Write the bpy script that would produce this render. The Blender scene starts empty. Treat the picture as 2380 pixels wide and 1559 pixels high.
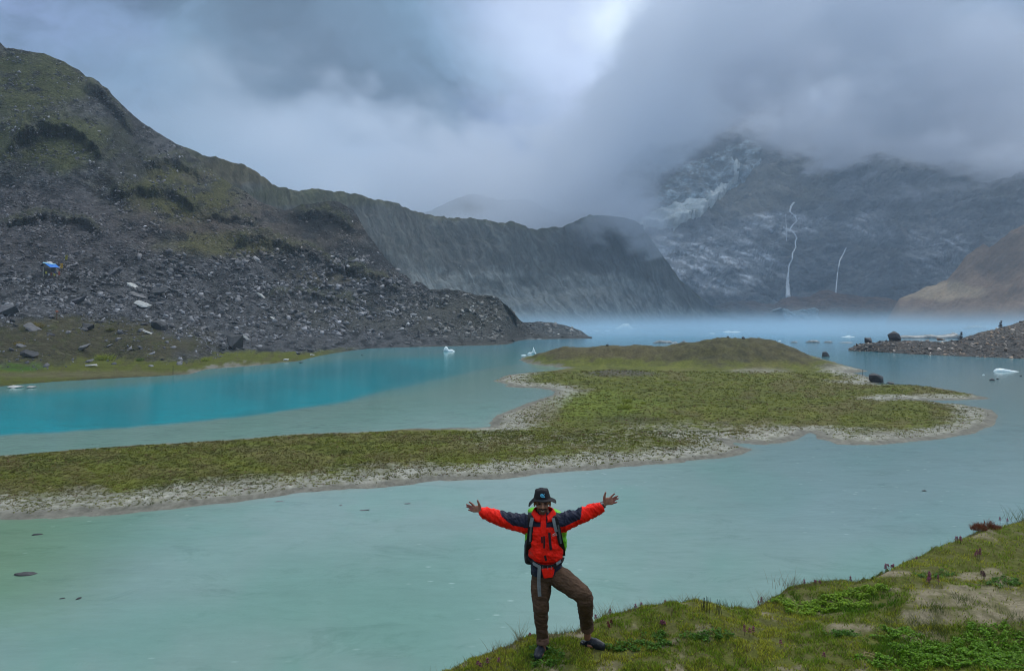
import bpy, bmesh, math, random
import numpy as np
from mathutils import Vector, Matrix, Quaternion

# ------------------------------------------------------------------ camera, sky, sun, exposure
scene = bpy.context.scene
COL = scene.collection
CAM_H = 10.0          # camera height above the lake
F = 1720.0            # focal length in units of a 2380-wide frame
CX, HY = 1190.0, 740.3
cam_data = bpy.data.cameras.new('camera')
cam_data.sensor_width = 36.0
cam_data.lens = F / 2380.0 * 36.0
cam_data.shift_y = -39.2 / 2380.0
cam_data.clip_start = 0.1
cam_data.clip_end = 20000.0
cam = bpy.data.objects.new('camera', cam_data)
COL.objects.link(cam)
cam.location = (0, 0, CAM_H)
cam.rotation_euler = (math.radians(90), 0, 0)
scene.camera = cam
scene.view_settings.view_transform = 'Standard'
scene.view_settings.look = 'None'
scene.view_settings.exposure = 0.04
scene.view_settings.gamma = 1.0
scene.view_settings.use_curve_mapping = False
scene.cycles.volume_bounces = 4
scene.cycles.volume_step_rate = 1.0
scene.cycles.volume_max_steps = 128
scene.cycles.max_bounces = 6
scene.cycles.filter_width = 1.1

SUN_ELEV, SUN_ROT = math.radians(46), math.radians(42)

def direction(x, y):
    v = Vector(((x - CX) / F, 1.0, (HY - y) / F)); v.normalize(); return v

world = bpy.data.worlds.new('World')
scene.world = world
world.use_nodes = True
def build_world():
    nt = world.node_tree; N = nt.nodes; L = nt.links
    N.clear()
    out = N.new('ShaderNodeOutputWorld')
    sky = N.new('ShaderNodeTexSky'); sky.sky_type = 'NISHITA'; sky.sun_disc = False
    sky.sun_elevation = SUN_ELEV; sky.sun_rotation = SUN_ROT
    b1 = N.new('ShaderNodeBackground'); b1.inputs['Strength'].default_value = 0.1
    L.new(sky.outputs[0], b1.inputs['Color'])
    tc = N.new('ShaderNodeTexCoord')
    def math_(op, a, b=None, clamp=False):
        m = N.new('ShaderNodeMath'); m.operation = op; m.use_clamp = clamp
        for i, v in enumerate((a, b)):
            if v is None: continue
            if isinstance(v, (int, float)): m.inputs[i].default_value = v
            else: L.new(v, m.inputs[i])
        return m.outputs[0]
    def rng(v, a, b, c=0.0, d=1.0, smooth=True):
        m = N.new('ShaderNodeMapRange'); m.interpolation_type = 'SMOOTHSTEP' if smooth else 'LINEAR'
        L.new(v, m.inputs[0])
        for i, k in enumerate((a, b, c, d)): m.inputs[i + 1].default_value = k
        return m.outputs[0]
    def mix(f, a, b):
        m = N.new('ShaderNodeMix'); m.data_type = 'RGBA'
        for k, v in ((0, f), (6, a), (7, b)):
            if isinstance(v, (int, float)): m.inputs[k].default_value = v
            elif isinstance(v, tuple): m.inputs[k].default_value = (*v, 1)
            else: L.new(v, m.inputs[k])
        return m.outputs[2]
    # distort the lookup direction so cloud edges curl
    wn = N.new('ShaderNodeTexNoise'); wn.inputs['Scale'].default_value = 3.2; wn.inputs['Detail'].default_value = 5
    L.new(tc.outputs['Generated'], wn.inputs['Vector'])
    sub = N.new('ShaderNodeVectorMath'); sub.operation = 'SUBTRACT'; L.new(wn.outputs['Color'], sub.inputs[0]); sub.inputs[1].default_value = (.5, .5, .5)
    sc = N.new('ShaderNodeVectorMath'); sc.operation = 'SCALE'; L.new(sub.outputs[0], sc.inputs[0]); sc.inputs['Scale'].default_value = 0.30
    ad = N.new('ShaderNodeVectorMath'); ad.operation = 'ADD'; L.new(tc.outputs['Generated'], ad.inputs[0]); L.new(sc.outputs[0], ad.inputs[1])
    P = ad.outputs[0]
    def spot(x, y, r0, r1):
        d = N.new('ShaderNodeVectorMath'); d.operation = 'DISTANCE'
        L.new(P, d.inputs[0]); d.inputs[1].default_value = direction(x, y)
        return rng(d.outputs['Value'], r0, r1, 1.0, 0.0)
    def noise(scale, detail, rough=.55, sz=(1, 1, 1)):
        mp = N.new('ShaderNodeMapping'); mp.inputs['Scale'].default_value = sz; L.new(P, mp.inputs['Vector'])
        n = N.new('ShaderNodeTexNoise'); n.inputs['Scale'].default_value = scale; n.inputs['Detail'].default_value = detail
        n.inputs['Roughness'].default_value = rough; L.new(mp.outputs[0], n.inputs['Vector']); return n.outputs['Fac']
    big = rng(noise(4.6, 7, .55, (1, 1, 1.8)), .41, .59)
    fine = rng(noise(13.0, 7, .62, (1, 1, 1.5)), .37, .63)
    hue = rng(noise(2.1, 3), .38, .62)
    base = mix(hue, (0.27, 0.345, 0.63), (0.205, 0.345, 0.50))
    dark = mix(hue, (0.075, 0.105, 0.205), (0.065, 0.118, 0.18))
    c = mix(math_('MULTIPLY', math_('ADD', math_('MULTIPLY', big, .65), math_('MULTIPLY', fine, .35)), .95, True), dark, base)
    lum = spot(1390, 40, .03, .24)
    c = mix(math_('MULTIPLY', lum, .75), c, (0.85, 0.98, 1.28))
    c = mix(math_('MULTIPLY', spot(1505, 30, .0, .07), .85), c, (1.25, 1.4, 1.45))
    c = mix(math_('MULTIPLY', spot(1560, 120, .0, .09), .5), c, (0.85, 1.05, 1.2))
    c = mix(math_('MULTIPLY', spot(2050, 150, .0, .10), .55), c, (0.50, 0.72, 0.92))
    c = mix(math_('MULTIPLY', spot(1900, 225, .01, .10), .55), c, (0.09, 0.17, 0.24))
    c = mix(math_('MULTIPLY', spot(700, 190, .02, .17), .60), c, (0.045, 0.06, 0.10))
    c = mix(math_('MULTIPLY', spot(620, 290, .04, .24), .40), c, (0.10, 0.14, 0.20))
    # overcast dome: brighter towards the zenith
    sx = N.new('ShaderNodeSeparateXYZ'); L.new(tc.outputs['Generated'], sx.inputs[0])
    gain = rng(sx.outputs['Z'], 0.42, 0.95, 1.05, 4.0)
    c = mix(rng(sx.outputs['Z'], 0.42, 0.80), c, (0.36, 0.385, 0.40))
    low = rng(sx.outputs['Z'], -0.05, 0.34, 0.50, 1.0)
    b2 = N.new('ShaderNodeBackground'); L.new(c, b2.inputs['Color']); L.new(math_('MULTIPLY', gain, low), b2.inputs['Strength'])
    ms = N.new('ShaderNodeMixShader'); ms.inputs[0].default_value = 0.97
    L.new(b1.outputs[0], ms.inputs[1]); L.new(b2.outputs[0], ms.inputs[2]); L.new(ms.outputs[0], out.inputs['Surface'])
build_world()
world.cycles.sampling_method = 'MANUAL'
world.cycles.sample_map_resolution = 512

sun_data = bpy.data.lights.new('sun', 'SUN')
sun_data.energy = 1.5
sun_data.angle = math.radians(11)
sun_data.color = (1.0, 0.95, 0.88)
sun = bpy.data.objects.new('sun', sun_data)
COL.objects.link(sun)
_sd = Vector((math.sin(SUN_ROT) * math.cos(SUN_ELEV), math.cos(SUN_ROT) * math.cos(SUN_ELEV), math.sin(SUN_ELEV)))
sun.rotation_euler = _sd.to_track_quat('Z', 'Y').to_euler()
sun.location = (0, 0, 60)

# ------------------------------------------------------------------ helpers
def tag(o, label=None, cat=None, group=None, kind=None):
    if label: o['label'] = label
    if cat: o['category'] = cat
    if group: o['group'] = group
    if kind: o['kind'] = kind
    return o

def P3(x, y, Y):
    """point seen at frame position (x, y) at distance Y in front of the camera"""
    return Vector(((x - CX) / F * Y, Y, CAM_H + (HY - y) / F * Y))

def lake_Y(y):
    return CAM_H * F / (y - HY)

def mesh_obj(name, verts, faces, mat, parent=None, smooth=True, cols=None, attrs=None):
    me = bpy.data.meshes.new(name)
    verts = np.asarray(verts, dtype=np.float32).reshape(-1, 3)
    if isinstance(faces, np.ndarray) and faces.ndim == 2:
        n, k = faces.shape
        me.vertices.add(len(verts)); me.vertices.foreach_set('co', verts.ravel())
        me.loops.add(n * k); me.loops.foreach_set('vertex_index', faces.astype(np.int32).ravel())
        me.polygons.add(n); me.polygons.foreach_set('loop_start', np.arange(0, n * k, k, dtype=np.int32))
        me.polygons.foreach_set('loop_total', np.full(n, k, dtype=np.int32))
        me.update(calc_edges=True)
    else:
        me.from_pydata([tuple(v) for v in verts], [], [tuple(f) for f in faces])
        me.update()
    if smooth:
        me.polygons.foreach_set('use_smooth', np.ones(len(me.polygons), dtype=bool))
    if cols is not None:
        a = me.color_attributes.new('Col', 'FLOAT_COLOR', 'POINT')
        c = np.ones((len(verts), 4), dtype=np.float32); c[:, :3] = cols
        a.data.foreach_set('color', c.ravel())
    for k, v in (attrs or {}).items():
        a = me.attributes.new(k, 'FLOAT', 'POINT'); a.data.foreach_set('value', np.asarray(v, dtype=np.float32).ravel())
    if mat is not None:
        for m in (mat if isinstance(mat, (list, tuple)) else [mat]): me.materials.append(m)
    o = bpy.data.objects.new(name, me)
    COL.objects.link(o)
    if parent: o.parent = parent
    return o

def grid_faces(nr, nc):
    i = np.arange(nr - 1)[:, None] * nc + np.arange(nc - 1)[None, :]
    return np.stack([i, i + 1, i + nc + 1, i + nc], -1).reshape(-1, 4)

def empty(name, loc=(0, 0, 0), rz=0.0):
    o = bpy.data.objects.new(name, None); COL.objects.link(o)
    o.empty_display_size = 0.2
    o.location = loc; o.rotation_euler = (0, 0, rz); return o

# gradient noise, vectorised
_rs = np.random.RandomState(7)
_perm = _rs.permutation(256).astype(np.int64); _perm = np.concatenate([_perm, _perm, _perm])
_grad = _rs.normal(size=(256, 3)); _grad /= np.linalg.norm(_grad, axis=1)[:, None]
def pnoise(x, y, z=0.0):
    x, y, z = np.broadcast_arrays(np.asarray(x, float), np.asarray(y, float), np.asarray(z, float))
    xi, yi, zi = np.floor(x), np.floor(y), np.floor(z)
    xf, yf, zf = x - xi, y - yi, z - zi
    xi, yi, zi = xi.astype(np.int64) & 255, yi.astype(np.int64) & 255, zi.astype(np.int64) & 255
    u, v, w = (t * t * t * (t * (t * 6 - 15) + 10) for t in (xf, yf, zf))
    r = 0
    for a in (0, 1):
        wa = u if a else 1 - u
        for b in (0, 1):
            wb = v if b else 1 - v
            for c in (0, 1):
                wc = w if c else 1 - w
                h = _perm[_perm[_perm[xi + a] + yi + b] + zi + c]
                g = _grad[h]
                r = r + wa * wb * wc * (g[..., 0] * (xf - a) + g[..., 1] * (yf - b) + g[..., 2] * (zf - c))
    return r * 1.6
def fbm(x, y, z=0.0, octaves=5, gain=.5, lac=2.03):
    a, s, t = 1.0, 0.0, 0.0
    for k in range(octaves):
        s = s + a * pnoise(x + 17.3 * k, y - 9.1 * k, z + 3.7 * k); t += a
        a *= gain; x, y, z = x * lac, y * lac, z * lac
    return s / t * 1.5
def ridged(x, y, z=0.0, octaves=5, gain=.5, lac=2.1):
    a, s, t = 1.0, 0.0, 0.0
    for k in range(octaves):
        s = s + a * (1 - 2 * np.abs(pnoise(x + 11.3 * k, y + 5.1 * k, z)))  ; t += a
        a *= gain; x, y, z = x * lac, y * lac, z * lac
    return s / t
def sst(a, b, x):
    t = np.clip((x - a) / (b - a), 0, 1); return t * t * (3 - 2 * t)
def lerp3(a, b, t): return np.asarray(a) * (1 - t)[..., None] + np.asarray(b) * t[..., None]

# materials
class NT:
    def __init__(self, name):
        self.m = bpy.data.materials.new(name); self.m.use_nodes = True
        self.nt = self.m.node_tree; self.N = self.nt.nodes; self.L = self.nt.links
        self.b = self.N['Principled BSDF']; self.out = self.N['Material Output']
    def new(self, t): return self.N.new(t)
    def put(self, sock, v):
        if isinstance(v, bpy.types.NodeSocket): self.L.new(v, sock)
        elif isinstance(v, tuple) and len(v) == 3 and sock.type == 'RGBA': sock.default_value = (*v, 1)
        else: sock.default_value = v
    def math(self, op, a, b=None, clamp=False):
        m = self.new('ShaderNodeMath'); m.operation = op; m.use_clamp = clamp
        self.put(m.inputs[0], a)
        if b is not None: self.put(m.inputs[1], b)
        return m.outputs[0]
    def rng(self, v, a, b, c=0.0, d=1.0):
        m = self.new('ShaderNodeMapRange'); self.put(m.inputs[0], v)
        for i, k in enumerate((a, b, c, d)): m.inputs[i + 1].default_value = k
        return m.outputs[0]
    def mix(self, f, a, b, mode='MIX'):
        m = self.new('ShaderNodeMix'); m.data_type = 'RGBA'; m.blend_type = mode
        self.put(m.inputs[0], f); self.put(m.inputs[6], a); self.put(m.inputs[7], b); return m.outputs[2]
    def pos(self, scale=(1, 1, 1), rot=(0, 0, 0), obj=True):
        tc = self.new('ShaderNodeTexCoord'); mp = self.new('ShaderNodeMapping')
        mp.inputs['Scale'].default_value = scale; mp.inputs['Rotation'].default_value = rot
        self.L.new(tc.outputs['Object'], mp.inputs['Vector']); return mp.outputs[0]
    def noise(self, scale, detail=5, rough=.55, vec=None, col=False, dist=0.0):
        n = self.new('ShaderNodeTexNoise'); n.inputs['Scale'].default_value = scale
        n.inputs['Detail'].default_value = detail; n.inputs['Roughness'].default_value = rough
        n.inputs['Distortion'].default_value = dist
        self.L.new(vec if vec is not None else self.pos(), n.inputs['Vector'])
        return n.outputs['Color' if col else 'Fac']
    def voro(self, scale, vec=None, feature='F1', out='Distance', rnd=1.0):
        n = self.new('ShaderNodeTexVoronoi'); n.feature = feature; n.inputs['Scale'].default_value = scale
        n.inputs['Randomness'].default_value = rnd
        self.L.new(vec if vec is not None else self.pos(), n.inputs['Vector']); return n.outputs[out]
    def attr(self, name, out='Color'):
        n = self.new('ShaderNodeAttribute'); n.attribute_name = name; return n.outputs[out]
    def bump(self, h, strength=.5, dist=.1, normal=None):
        n = self.new('ShaderNodeBump'); n.inputs['Strength'].default_value = strength; n.inputs['Distance'].default_value = dist
        self.L.new(h, n.inputs['Height'])
        if normal is not None: self.L.new(normal, n.inputs['Normal'])
        return n.outputs[0]
    def hsv(self, c, h=.5, s=1.0, v=1.0):
        n = self.new('ShaderNodeHueSaturation')
        self.put(n.inputs['Hue'], h); self.put(n.inputs['Saturation'], s); self.put(n.inputs['Value'], v)
        self.put(n.inputs['Color'], c); return n.outputs[0]
    def done(self, color=None, rough=.9, spec=.25, normal=None, **kw):
        if color is not None: self.put(self.b.inputs['Base Color'], color)
        self.put(self.b.inputs['Roughness'], rough); self.put(self.b.inputs['Specular IOR Level'], spec)
        if normal is not None: self.L.new(normal, self.b.inputs['Normal'])
        for k, v in kw.items(): self.put(self.b.inputs[k.replace('_', ' ')], v)
        return self.m
# ------------------------------------------------------------------ terrain: lofted hillsides at their real distances
def curve_at(c, xs):
    c = sorted(c)
    x = np.array([p[0] for p in c], float)
    return np.interp(xs, x, [p[1] for p in c]), np.interp(xs, x, [p[2] for p in c])

def loft(curves, x0, x1, ncol, rows, back=(90, 55), under=True, smooth=3):
    """curves run from the shore up to the crest, each a list of (frame x, frame y, distance).
    Returns world X, Y, Z grids, the frame column and a profile parameter."""
    xs = np.linspace(x0, x1, ncol)
    prof = []
    for c in curves:
        y, Y = curve_at(c, xs)
        if smooth and c is not curves[-1]:
            k = np.hanning(2 * smooth + 3)[1:-1]; k /= k.sum()
            y = np.convolve(np.pad(y, smooth, 'edge'), k, 'valid'); Y = np.convolve(np.pad(Y, smooth, 'edge'), k, 'valid')
        prof.append((Y, CAM_H + (HY - y) / F * Y))
    if under:
        Y, Z = prof[0]; prof.insert(0, (Y - np.maximum(5, Y * .02), np.minimum(Z, 0) - 1.5)); rows = [4] + list(rows)
    Y, Z = prof[-1]; prof.append((Y + back[0], Z - back[1])); rows = list(rows) + [16]
    Ys, Zs, V = [], [], []
    for i in range(len(prof) - 1):
        t = np.arange(rows[i]) / rows[i]
        for u in t:
            Ys.append(prof[i][0] * (1 - u) + prof[i + 1][0] * u)
            Zs.append(prof[i][1] * (1 - u) + prof[i + 1][1] * u); V.append(i + u)
    Ys.append(prof[-1][0]); Zs.append(prof[-1][1]); V.append(len(prof) - 1)
    Y = np.array(Ys); Z = np.array(Zs)
    # relax the profile a little so the breaks between curves are round
    crest = sum(rows[:-1])
    for _ in range(4):
        Zm = Z.copy(); Zm[2:crest - 1] = (Z[1:crest - 2] + Z[2:crest - 1] * 2 + Z[3:crest]) / 4; Z = Zm
    X = (xs[None, :] - CX) / F * Y
    return X, Y, Z, np.broadcast_to(xs[None, :], Y.shape), np.broadcast_to(np.array(V)[:, None], Y.shape), crest

def frame_y(Y, Z): return HY - (Z - CAM_H) / Y * F

def blob(x, y, cx, cy, rx, ry, soft=.5, wob=.35, seed=0.0):
    d = np.sqrt(((x - cx) / rx) ** 2 + ((y - cy) / ry) ** 2) + wob * fbm(x / 60.0 + seed, y / 40.0, seed, 4)
    return 1 - sst(1 - soft / 2, 1 + soft / 2, d)

def terrain_material(name, rough=.95, scale=1.0, bump=.6, pebble=.5, cell=1.0, dist=.4):
    t = NT(name)
    p = t.pos()
    c = t.attr('Col')
    n1 = t.noise(.35 * scale, 6, .6, p); n2 = t.noise(2.4 * scale, 5, .65, p)
    v = t.math('MULTIPLY', t.rng(n1, .25, .75, .72, 1.28), t.rng(n2, .2, .8, .72, 1.28))
    col = t.mix(1.0, c, t.hsv((.5, .5, .5), v=t.math('MULTIPLY', v, 2.0)), 'MULTIPLY')
    pv = t.new('ShaderNodeMapping'); pv.inputs['Scale'].default_value = (1, 1, 1.9); pv.inputs['Rotation'].default_value = (.5, .3, 0)
    t.L.new(p, pv.inputs['Vector'])
    cells = t.voro(cell, pv.outputs[0], out='Color')
    sep = t.new('ShaderNodeSeparateColor'); t.L.new(cells, sep.inputs[0])
    cells2 = t.voro(cell * 2.7, pv.outputs[0], out='Color')
    sep2 = t.new('ShaderNodeSeparateColor'); t.L.new(cells2, sep2.inputs[0])
    tone = t.math('ADD', t.math('MULTIPLY', t.rng(sep.outputs[0], 0, 1, .35, 1.5), .5), t.math('MULTIPLY', t.rng(sep2.outputs[0], 0, 1, .3, 1.7), .5))
    light = t.math('GREATER_THAN', sep.outputs[1], .95)
    tone = t.math('ADD', tone, t.math('MULTIPLY', light, 1.0))
    stony = t.mix(1.0, col, t.hsv((.5, .5, .5), v=t.math('MULTIPLY', tone, 2.0)), 'MULTIPLY')
    f = t.math('MULTIPLY', t.attr('scree', 'Fac'), pebble, True)
    col = t.mix(f, col, stony)
    dcell = t.voro(cell, pv.outputs[0])
    h = t.math('ADD', t.math('MULTIPLY', n2, .6), t.math('MULTIPLY', t.math('MULTIPLY', dcell, t.attr('scree', 'Fac')), -.9))
    return t.done(col, rough, .2, t.bump(h, bump, dist))

C_GREY = np.array([.105, .110, .120]); C_DARK = np.array([.026, .030, .036]); C_PURP = np.array([.100, .096, .104])
C_BROWN = np.array([.115, .090, .066]); C_OLIVE = np.array([.115, .115, .035]); C_MOSS = np.array([.088, .100, .036])
C_LIGHT = np.array([.17, .175, .175]); C_SILT = np.array([.40, .385, .33]); C_GRASS = np.array([.110, .125, .018])

# --- left hillside with the shore strip, the hummock, the hut terrace and the scree
HILL = [
 [(-400,925,0),(0,903,0),(240,884,0),(440,873,0),(480,860,0),(600,851,0),(700,840,0),(740,828,0),(800,818,0),(860,810,0),(992,806,0),(1080,804,0),(1150,802,0),(1190,800,0),(1212,790,0),(1290,788,0),(1372,787,0)],
 [(-400,845,150),(0,850,148),(100,848,150),(240,827,176),(350,843,158),(450,836,168),(525,815,196),(600,815,205),(700,818,208),(760,812,222),(860,803,262),(1000,801,275),(1180,795,297),(1212,786,366),(1280,783,385),(1370,785,378)],
 [(-400,735,180),(0,738,178),(120,733,186),(250,737,200),(350,757,196),(450,792,192),(525,797,206),(600,792,222),(700,785,240),(860,785,275),(1000,788,290),(1100,783,300),(1180,789,306),(1212,780,372),(1280,770,395),(1370,785,384)],
 [(-400,690,200),(0,690,200),(250,690,222),(350,700,225),(450,720,225),(600,735,250),(700,740,270),(860,745,300),(1000,745,310),(1130,760,325),(1180,770,330),(1212,772,376),(1280,760,400),(1370,784,392)],
 [(-400,640,222),(0,638,222),(140,637,224),(250,622,238),(350,640,255),(450,650,265),(600,665,290),(700,662,310),(760,660,322),(860,672,330),(940,690,332),(1000,705,335),(1060,700,340),(1130,715,345),(1180,735,345),(1212,760,382),(1280,753,403),(1370,783,396)],
 [(-400,480,280),(0,480,278),(250,490,290),(450,520,320),(600,560,340),(700,590,360),(780,600,372),(860,628,372),(940,668,360),(1000,695,348),(1060,690,348),(1130,706,350),(1180,724,350),(1212,752,385),(1280,751,404),(1370,782,398)],
 [(-400,280,330),(0,290,325),(130,300,332),(250,390,326),(330,400,345),(450,450,370),(600,510,390),(700,540,410),(780,545,415),(860,600,402),(930,650,385),(1000,688,356),(1060,684,352),(1130,700,351),(1180,716,350),(1212,749,386),(1280,750,405),(1370,782,400)],
 [(-400,60,380),(-60,95,374),(0,105,372),(14,118,372),(60,122,372),(100,126,374),(150,148,378),(185,165,382),(200,183,384),(235,205,388),(270,235,392),(330,290,400),(400,335,410),(440,362,415),(520,418,420),(600,468,430),(660,492,438),(700,480,440),(740,472,442),(780,468,445),(820,490,440),(860,550,425),(900,605,410),(930,637,400),(970,672,380),(1000,684,362),(1060,681,355),(1100,690,354),(1150,698,352),(1180,712,350),(1200,738,355),(1215,748,387),(1250,750,402),(1280,749,405),(1320,758,405),(1350,768,404),(1376,787,402)],
]
HILL[0] = [(x, y, lake_Y(y)) for x, y, _ in HILL[0]]
def height_noise_hill(X, Y, Z, fx, V):
    fy = frame_y(Y, Z)
    n = fbm(X / 38, Y / 38, Z / 38, 5); g = ridged(X / 30 + Z / 60, Y / 55, Z / 70, 4)
    up = sst(3, 6, V)
    amp = .25 + .6 * sst(2, 3, V) + 4.2 * up
    g2 = ridged(X / 15 + 3, Y / 30, Z / 26, 4); sp = sst(.0, .3, fbm(X / 45, Y / 45, Z / 45 + 7, 3))
    return n * amp * 1.5 + (g - .4) * 5.0 * up + (g2 - .45) * 3.6 * up * sp + fbm(X / 9, Y / 9, Z / 9, 4) * (.5 + 1.1 * up)
X, Y, Z, fx, V, crest = loft(HILL, -400, 1376, 860, [16, 34, 26, 34, 60, 60, 56], smooth=12)
H0 = height_noise_hill(X, Y, Z, fx, V)
fade = sst(0.9, 2.0, V) * (1 - .75 * sst(6.3, 8.0, V) * (1 - sst(8.05, 9, V)))
lowland = 1 - sst(1185, 1215, fx) * .8
Z = Z + H0 * fade * lowland + fbm(X / 3.1, Y / 3.1, Z / 3.1, 3) * .35 * fade * lowland * np.clip(Y / 250, .5, 1.4)
# terraces and little cliffs on the upper slope
Z = Z + 1.6 * sst(4.6, 6, V) * (1 - sst(7.6, 8.0, V)) * sst(.05, .25, fbm(X / 60, Y / 60, 5.1, 4)) * lowland
# ledges and small cliffs that stand out of the slope (frame polyline, reach in metres, width above, height of the cliff face)
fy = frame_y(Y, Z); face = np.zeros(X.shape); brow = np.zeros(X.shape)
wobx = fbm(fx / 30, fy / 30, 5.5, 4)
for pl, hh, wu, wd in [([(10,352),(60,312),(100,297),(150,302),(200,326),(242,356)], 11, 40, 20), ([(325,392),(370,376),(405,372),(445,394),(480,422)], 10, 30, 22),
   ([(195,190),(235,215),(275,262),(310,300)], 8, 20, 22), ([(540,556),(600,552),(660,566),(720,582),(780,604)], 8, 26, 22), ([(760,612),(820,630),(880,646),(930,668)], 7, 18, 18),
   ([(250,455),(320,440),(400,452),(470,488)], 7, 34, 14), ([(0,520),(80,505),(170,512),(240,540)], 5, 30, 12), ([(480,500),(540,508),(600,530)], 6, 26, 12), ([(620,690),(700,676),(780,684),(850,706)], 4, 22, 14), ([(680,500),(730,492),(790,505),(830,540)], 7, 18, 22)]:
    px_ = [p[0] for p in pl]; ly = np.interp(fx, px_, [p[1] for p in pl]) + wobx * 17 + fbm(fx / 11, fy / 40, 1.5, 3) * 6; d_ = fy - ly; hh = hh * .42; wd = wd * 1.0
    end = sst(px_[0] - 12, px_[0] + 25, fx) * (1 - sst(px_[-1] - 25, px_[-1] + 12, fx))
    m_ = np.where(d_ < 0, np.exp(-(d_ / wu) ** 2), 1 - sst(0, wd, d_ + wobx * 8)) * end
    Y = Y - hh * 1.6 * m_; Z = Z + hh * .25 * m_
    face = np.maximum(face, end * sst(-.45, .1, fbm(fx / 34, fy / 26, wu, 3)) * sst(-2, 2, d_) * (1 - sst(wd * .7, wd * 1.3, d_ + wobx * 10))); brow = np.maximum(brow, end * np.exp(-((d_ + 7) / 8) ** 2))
X = (fx - CX) / F * Y
fy = frame_y(Y, Z)
nz = fbm(fx / 70, fy / 45, 2.2, 5); nz2 = fbm(fx / 22, fy / 12, 9.2, 4)
col = np.broadcast_to(C_GREY, X.shape + (3,)).copy()
def paint(mask, c):
    global col
    col = col * (1 - mask[..., None]) + np.asarray(c) * mask[..., None]
paint(sst(-.1, .5, nz2), C_DARK)
# brown and violet debris belts, mossy upper terraces, bright lichen
paint(blob(fx, fy, 60, 530, 420, 90, .8) * .75, C_PURP)
paint(blob(fx, fy, 620, 520, 280, 70, .9, seed=4) * .65, C_BROWN)
paint(blob(fx, fy, 420, 440, 150, 66, .9, seed=6) * .9, C_OLIVE * .85)
paint(blob(fx, fy, 110, 330, 190, 66, .8, seed=2) * .9, C_MOSS * .95)
paint(blob(fx, fy, 60, 190, 150, 80, .9, seed=3) * .9, C_MOSS * .95)
paint(blob(fx, fy, 530, 570, 150, 26, .9, seed=8) * .7, C_OLIVE)
paint(blob(fx, fy, 740, 500, 90, 55, .9, seed=8) * .85, C_DARK * .8)
paint(blob(fx, fy, 860, 600, 110, 40, .9, seed=1) * .7, C_DARK * .8)
paint(blob(fx, fy, 780, 640, 120, 16, .9, seed=11) * .7, np.array([.11, .10, .065]))
paint(blob(fx, fy, 300, 320, 50, 110, .8, seed=5) * .55, C_DARK)
paint(sst(980, 1100, fx) * .6, np.array([.075, .078, .068]))
paint(blob(fx, fy, 900, 730, 250, 40, .9, seed=14) * .5, np.array([.09, .09, .07]))
fresh = sst(.15, .55, nz) * .35
paint(fresh, C_LIGHT * .9)
out = sst(.12, .32, ridged(fx / 55 + 2, fy / 30, 3.1, 4) * .6 + nz * .5 - .25) * sst(3.6, 4.4, V) * (1 - sst(1000, 1100, fx)); paint(out * .75, C_DARK)
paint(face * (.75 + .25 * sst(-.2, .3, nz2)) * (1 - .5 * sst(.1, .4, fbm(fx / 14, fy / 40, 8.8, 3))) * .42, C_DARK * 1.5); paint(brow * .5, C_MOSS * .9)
paint(blob(fx, fy, 455, 410, 40, 14, .8, .4, 3) * .7 + 0, np.array([.13, .12, .085]))
hum = blob(fx, fy, 190, 800, 270, 62, .5, .25, seed=3) * (fy > 728)
paint(hum * .92, np.array([.085, .078, .040])); paint(hum * sst(0, .5, nz2) * .6, C_MOSS)
strip = (1 - sst(1.75, 2.15, V + nz2 * .3)) * (1 - sst(700, 860, fx)) * sst(.9, 1.0, V)
paint(strip, C_GRASS * 1.25); paint(strip * sst(.1, .5, nz2) * .7, np.array([.13, .12, .045])); paint(strip * blob(fx, fy, 230, 870, 330, 8, .8) * .7, np.array([.19, .17, .09]))
shore = (1 - sst(1.02, 1.16, V + nz2 * .06)); paint(shore * .8, C_BROWN * .6)
pale = (1 - sst(1.06, 1.30, V + .25 * nz2)) * (blob(fx, fy, 430, 868, 300, 40, .6, seed=2)); paint(pale * sst(380, 470, fx), C_SILT * .75)
paint((1 - sst(1.2, 1.5, V)) * sst(900, 1000, fx) * .8, np.array([.11, .105, .085]))
paint(blob(fx, fy, 45, 852, 60, 12, .7) * strip, np.array([.07, .17, .012]))
scree = np.clip(1 - strip * .95 - hum * .45, .05, 1) * (.55 + .45 * sst(-.3, .3, nz))
m_hill = terrain_material('slate_hillside', scale=.8, cell=.75, pebble=1.0, bump=1.0, dist=2.2)
HG = (X, Y, Z, fx, fy, V)
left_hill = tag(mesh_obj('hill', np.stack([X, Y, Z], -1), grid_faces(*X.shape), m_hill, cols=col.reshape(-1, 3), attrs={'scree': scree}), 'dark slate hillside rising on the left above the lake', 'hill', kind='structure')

# --- gullied moraine wall running away to the right
CR = [(300,300,480),(380,326,500),(420,336,510),(480,362,520),(540,376,540),(560,380,545),(600,402,560),(650,438,600),(700,442,640),(740,438,660),(800,448,690),(860,460,730),(910,468,760),(960,490,800),(1000,500,830),(1060,508,860),(1100,508,880),(1160,516,910),(1200,517,940),(1240,533,970),(1300,530,1010),(1340,512,1040),(1370,500,1060),(1410,500,1080),(1440,503,1100),(1475,512,1115),(1495,530,1122),(1515,560,1130),(1540,592,1140),(1580,650,1150),(1640,700,1160),(1700,736,1170),(1800,748,1180)]
FT = {300:400,380:410,600:450,700:490,860:590,1060:710,1200:790,1300:850,1370:900,1440:960,1540:1050,1640:1120,1700:1150,1800:1172}
def mor(k, zf):
    out = []
    for x, y, Yc in CR:
        Yf = np.interp(x, list(FT), list(FT.values())); zc = CAM_H + (HY - y) / F * Yc
        Yk = Yf + (Yc - Yf) * k; z = zc * zf
        out.append((x, HY - (z - CAM_H) / Yk * F, Yk))
    return out
X, Y, Z, fx, V, crest = loft([mor(0, 0), mor(.45, .30), mor(.82, .74), mor(1, 1)], 300, 1800, 860, [70, 90, 60], back=(150, 40), smooth=6)
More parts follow.
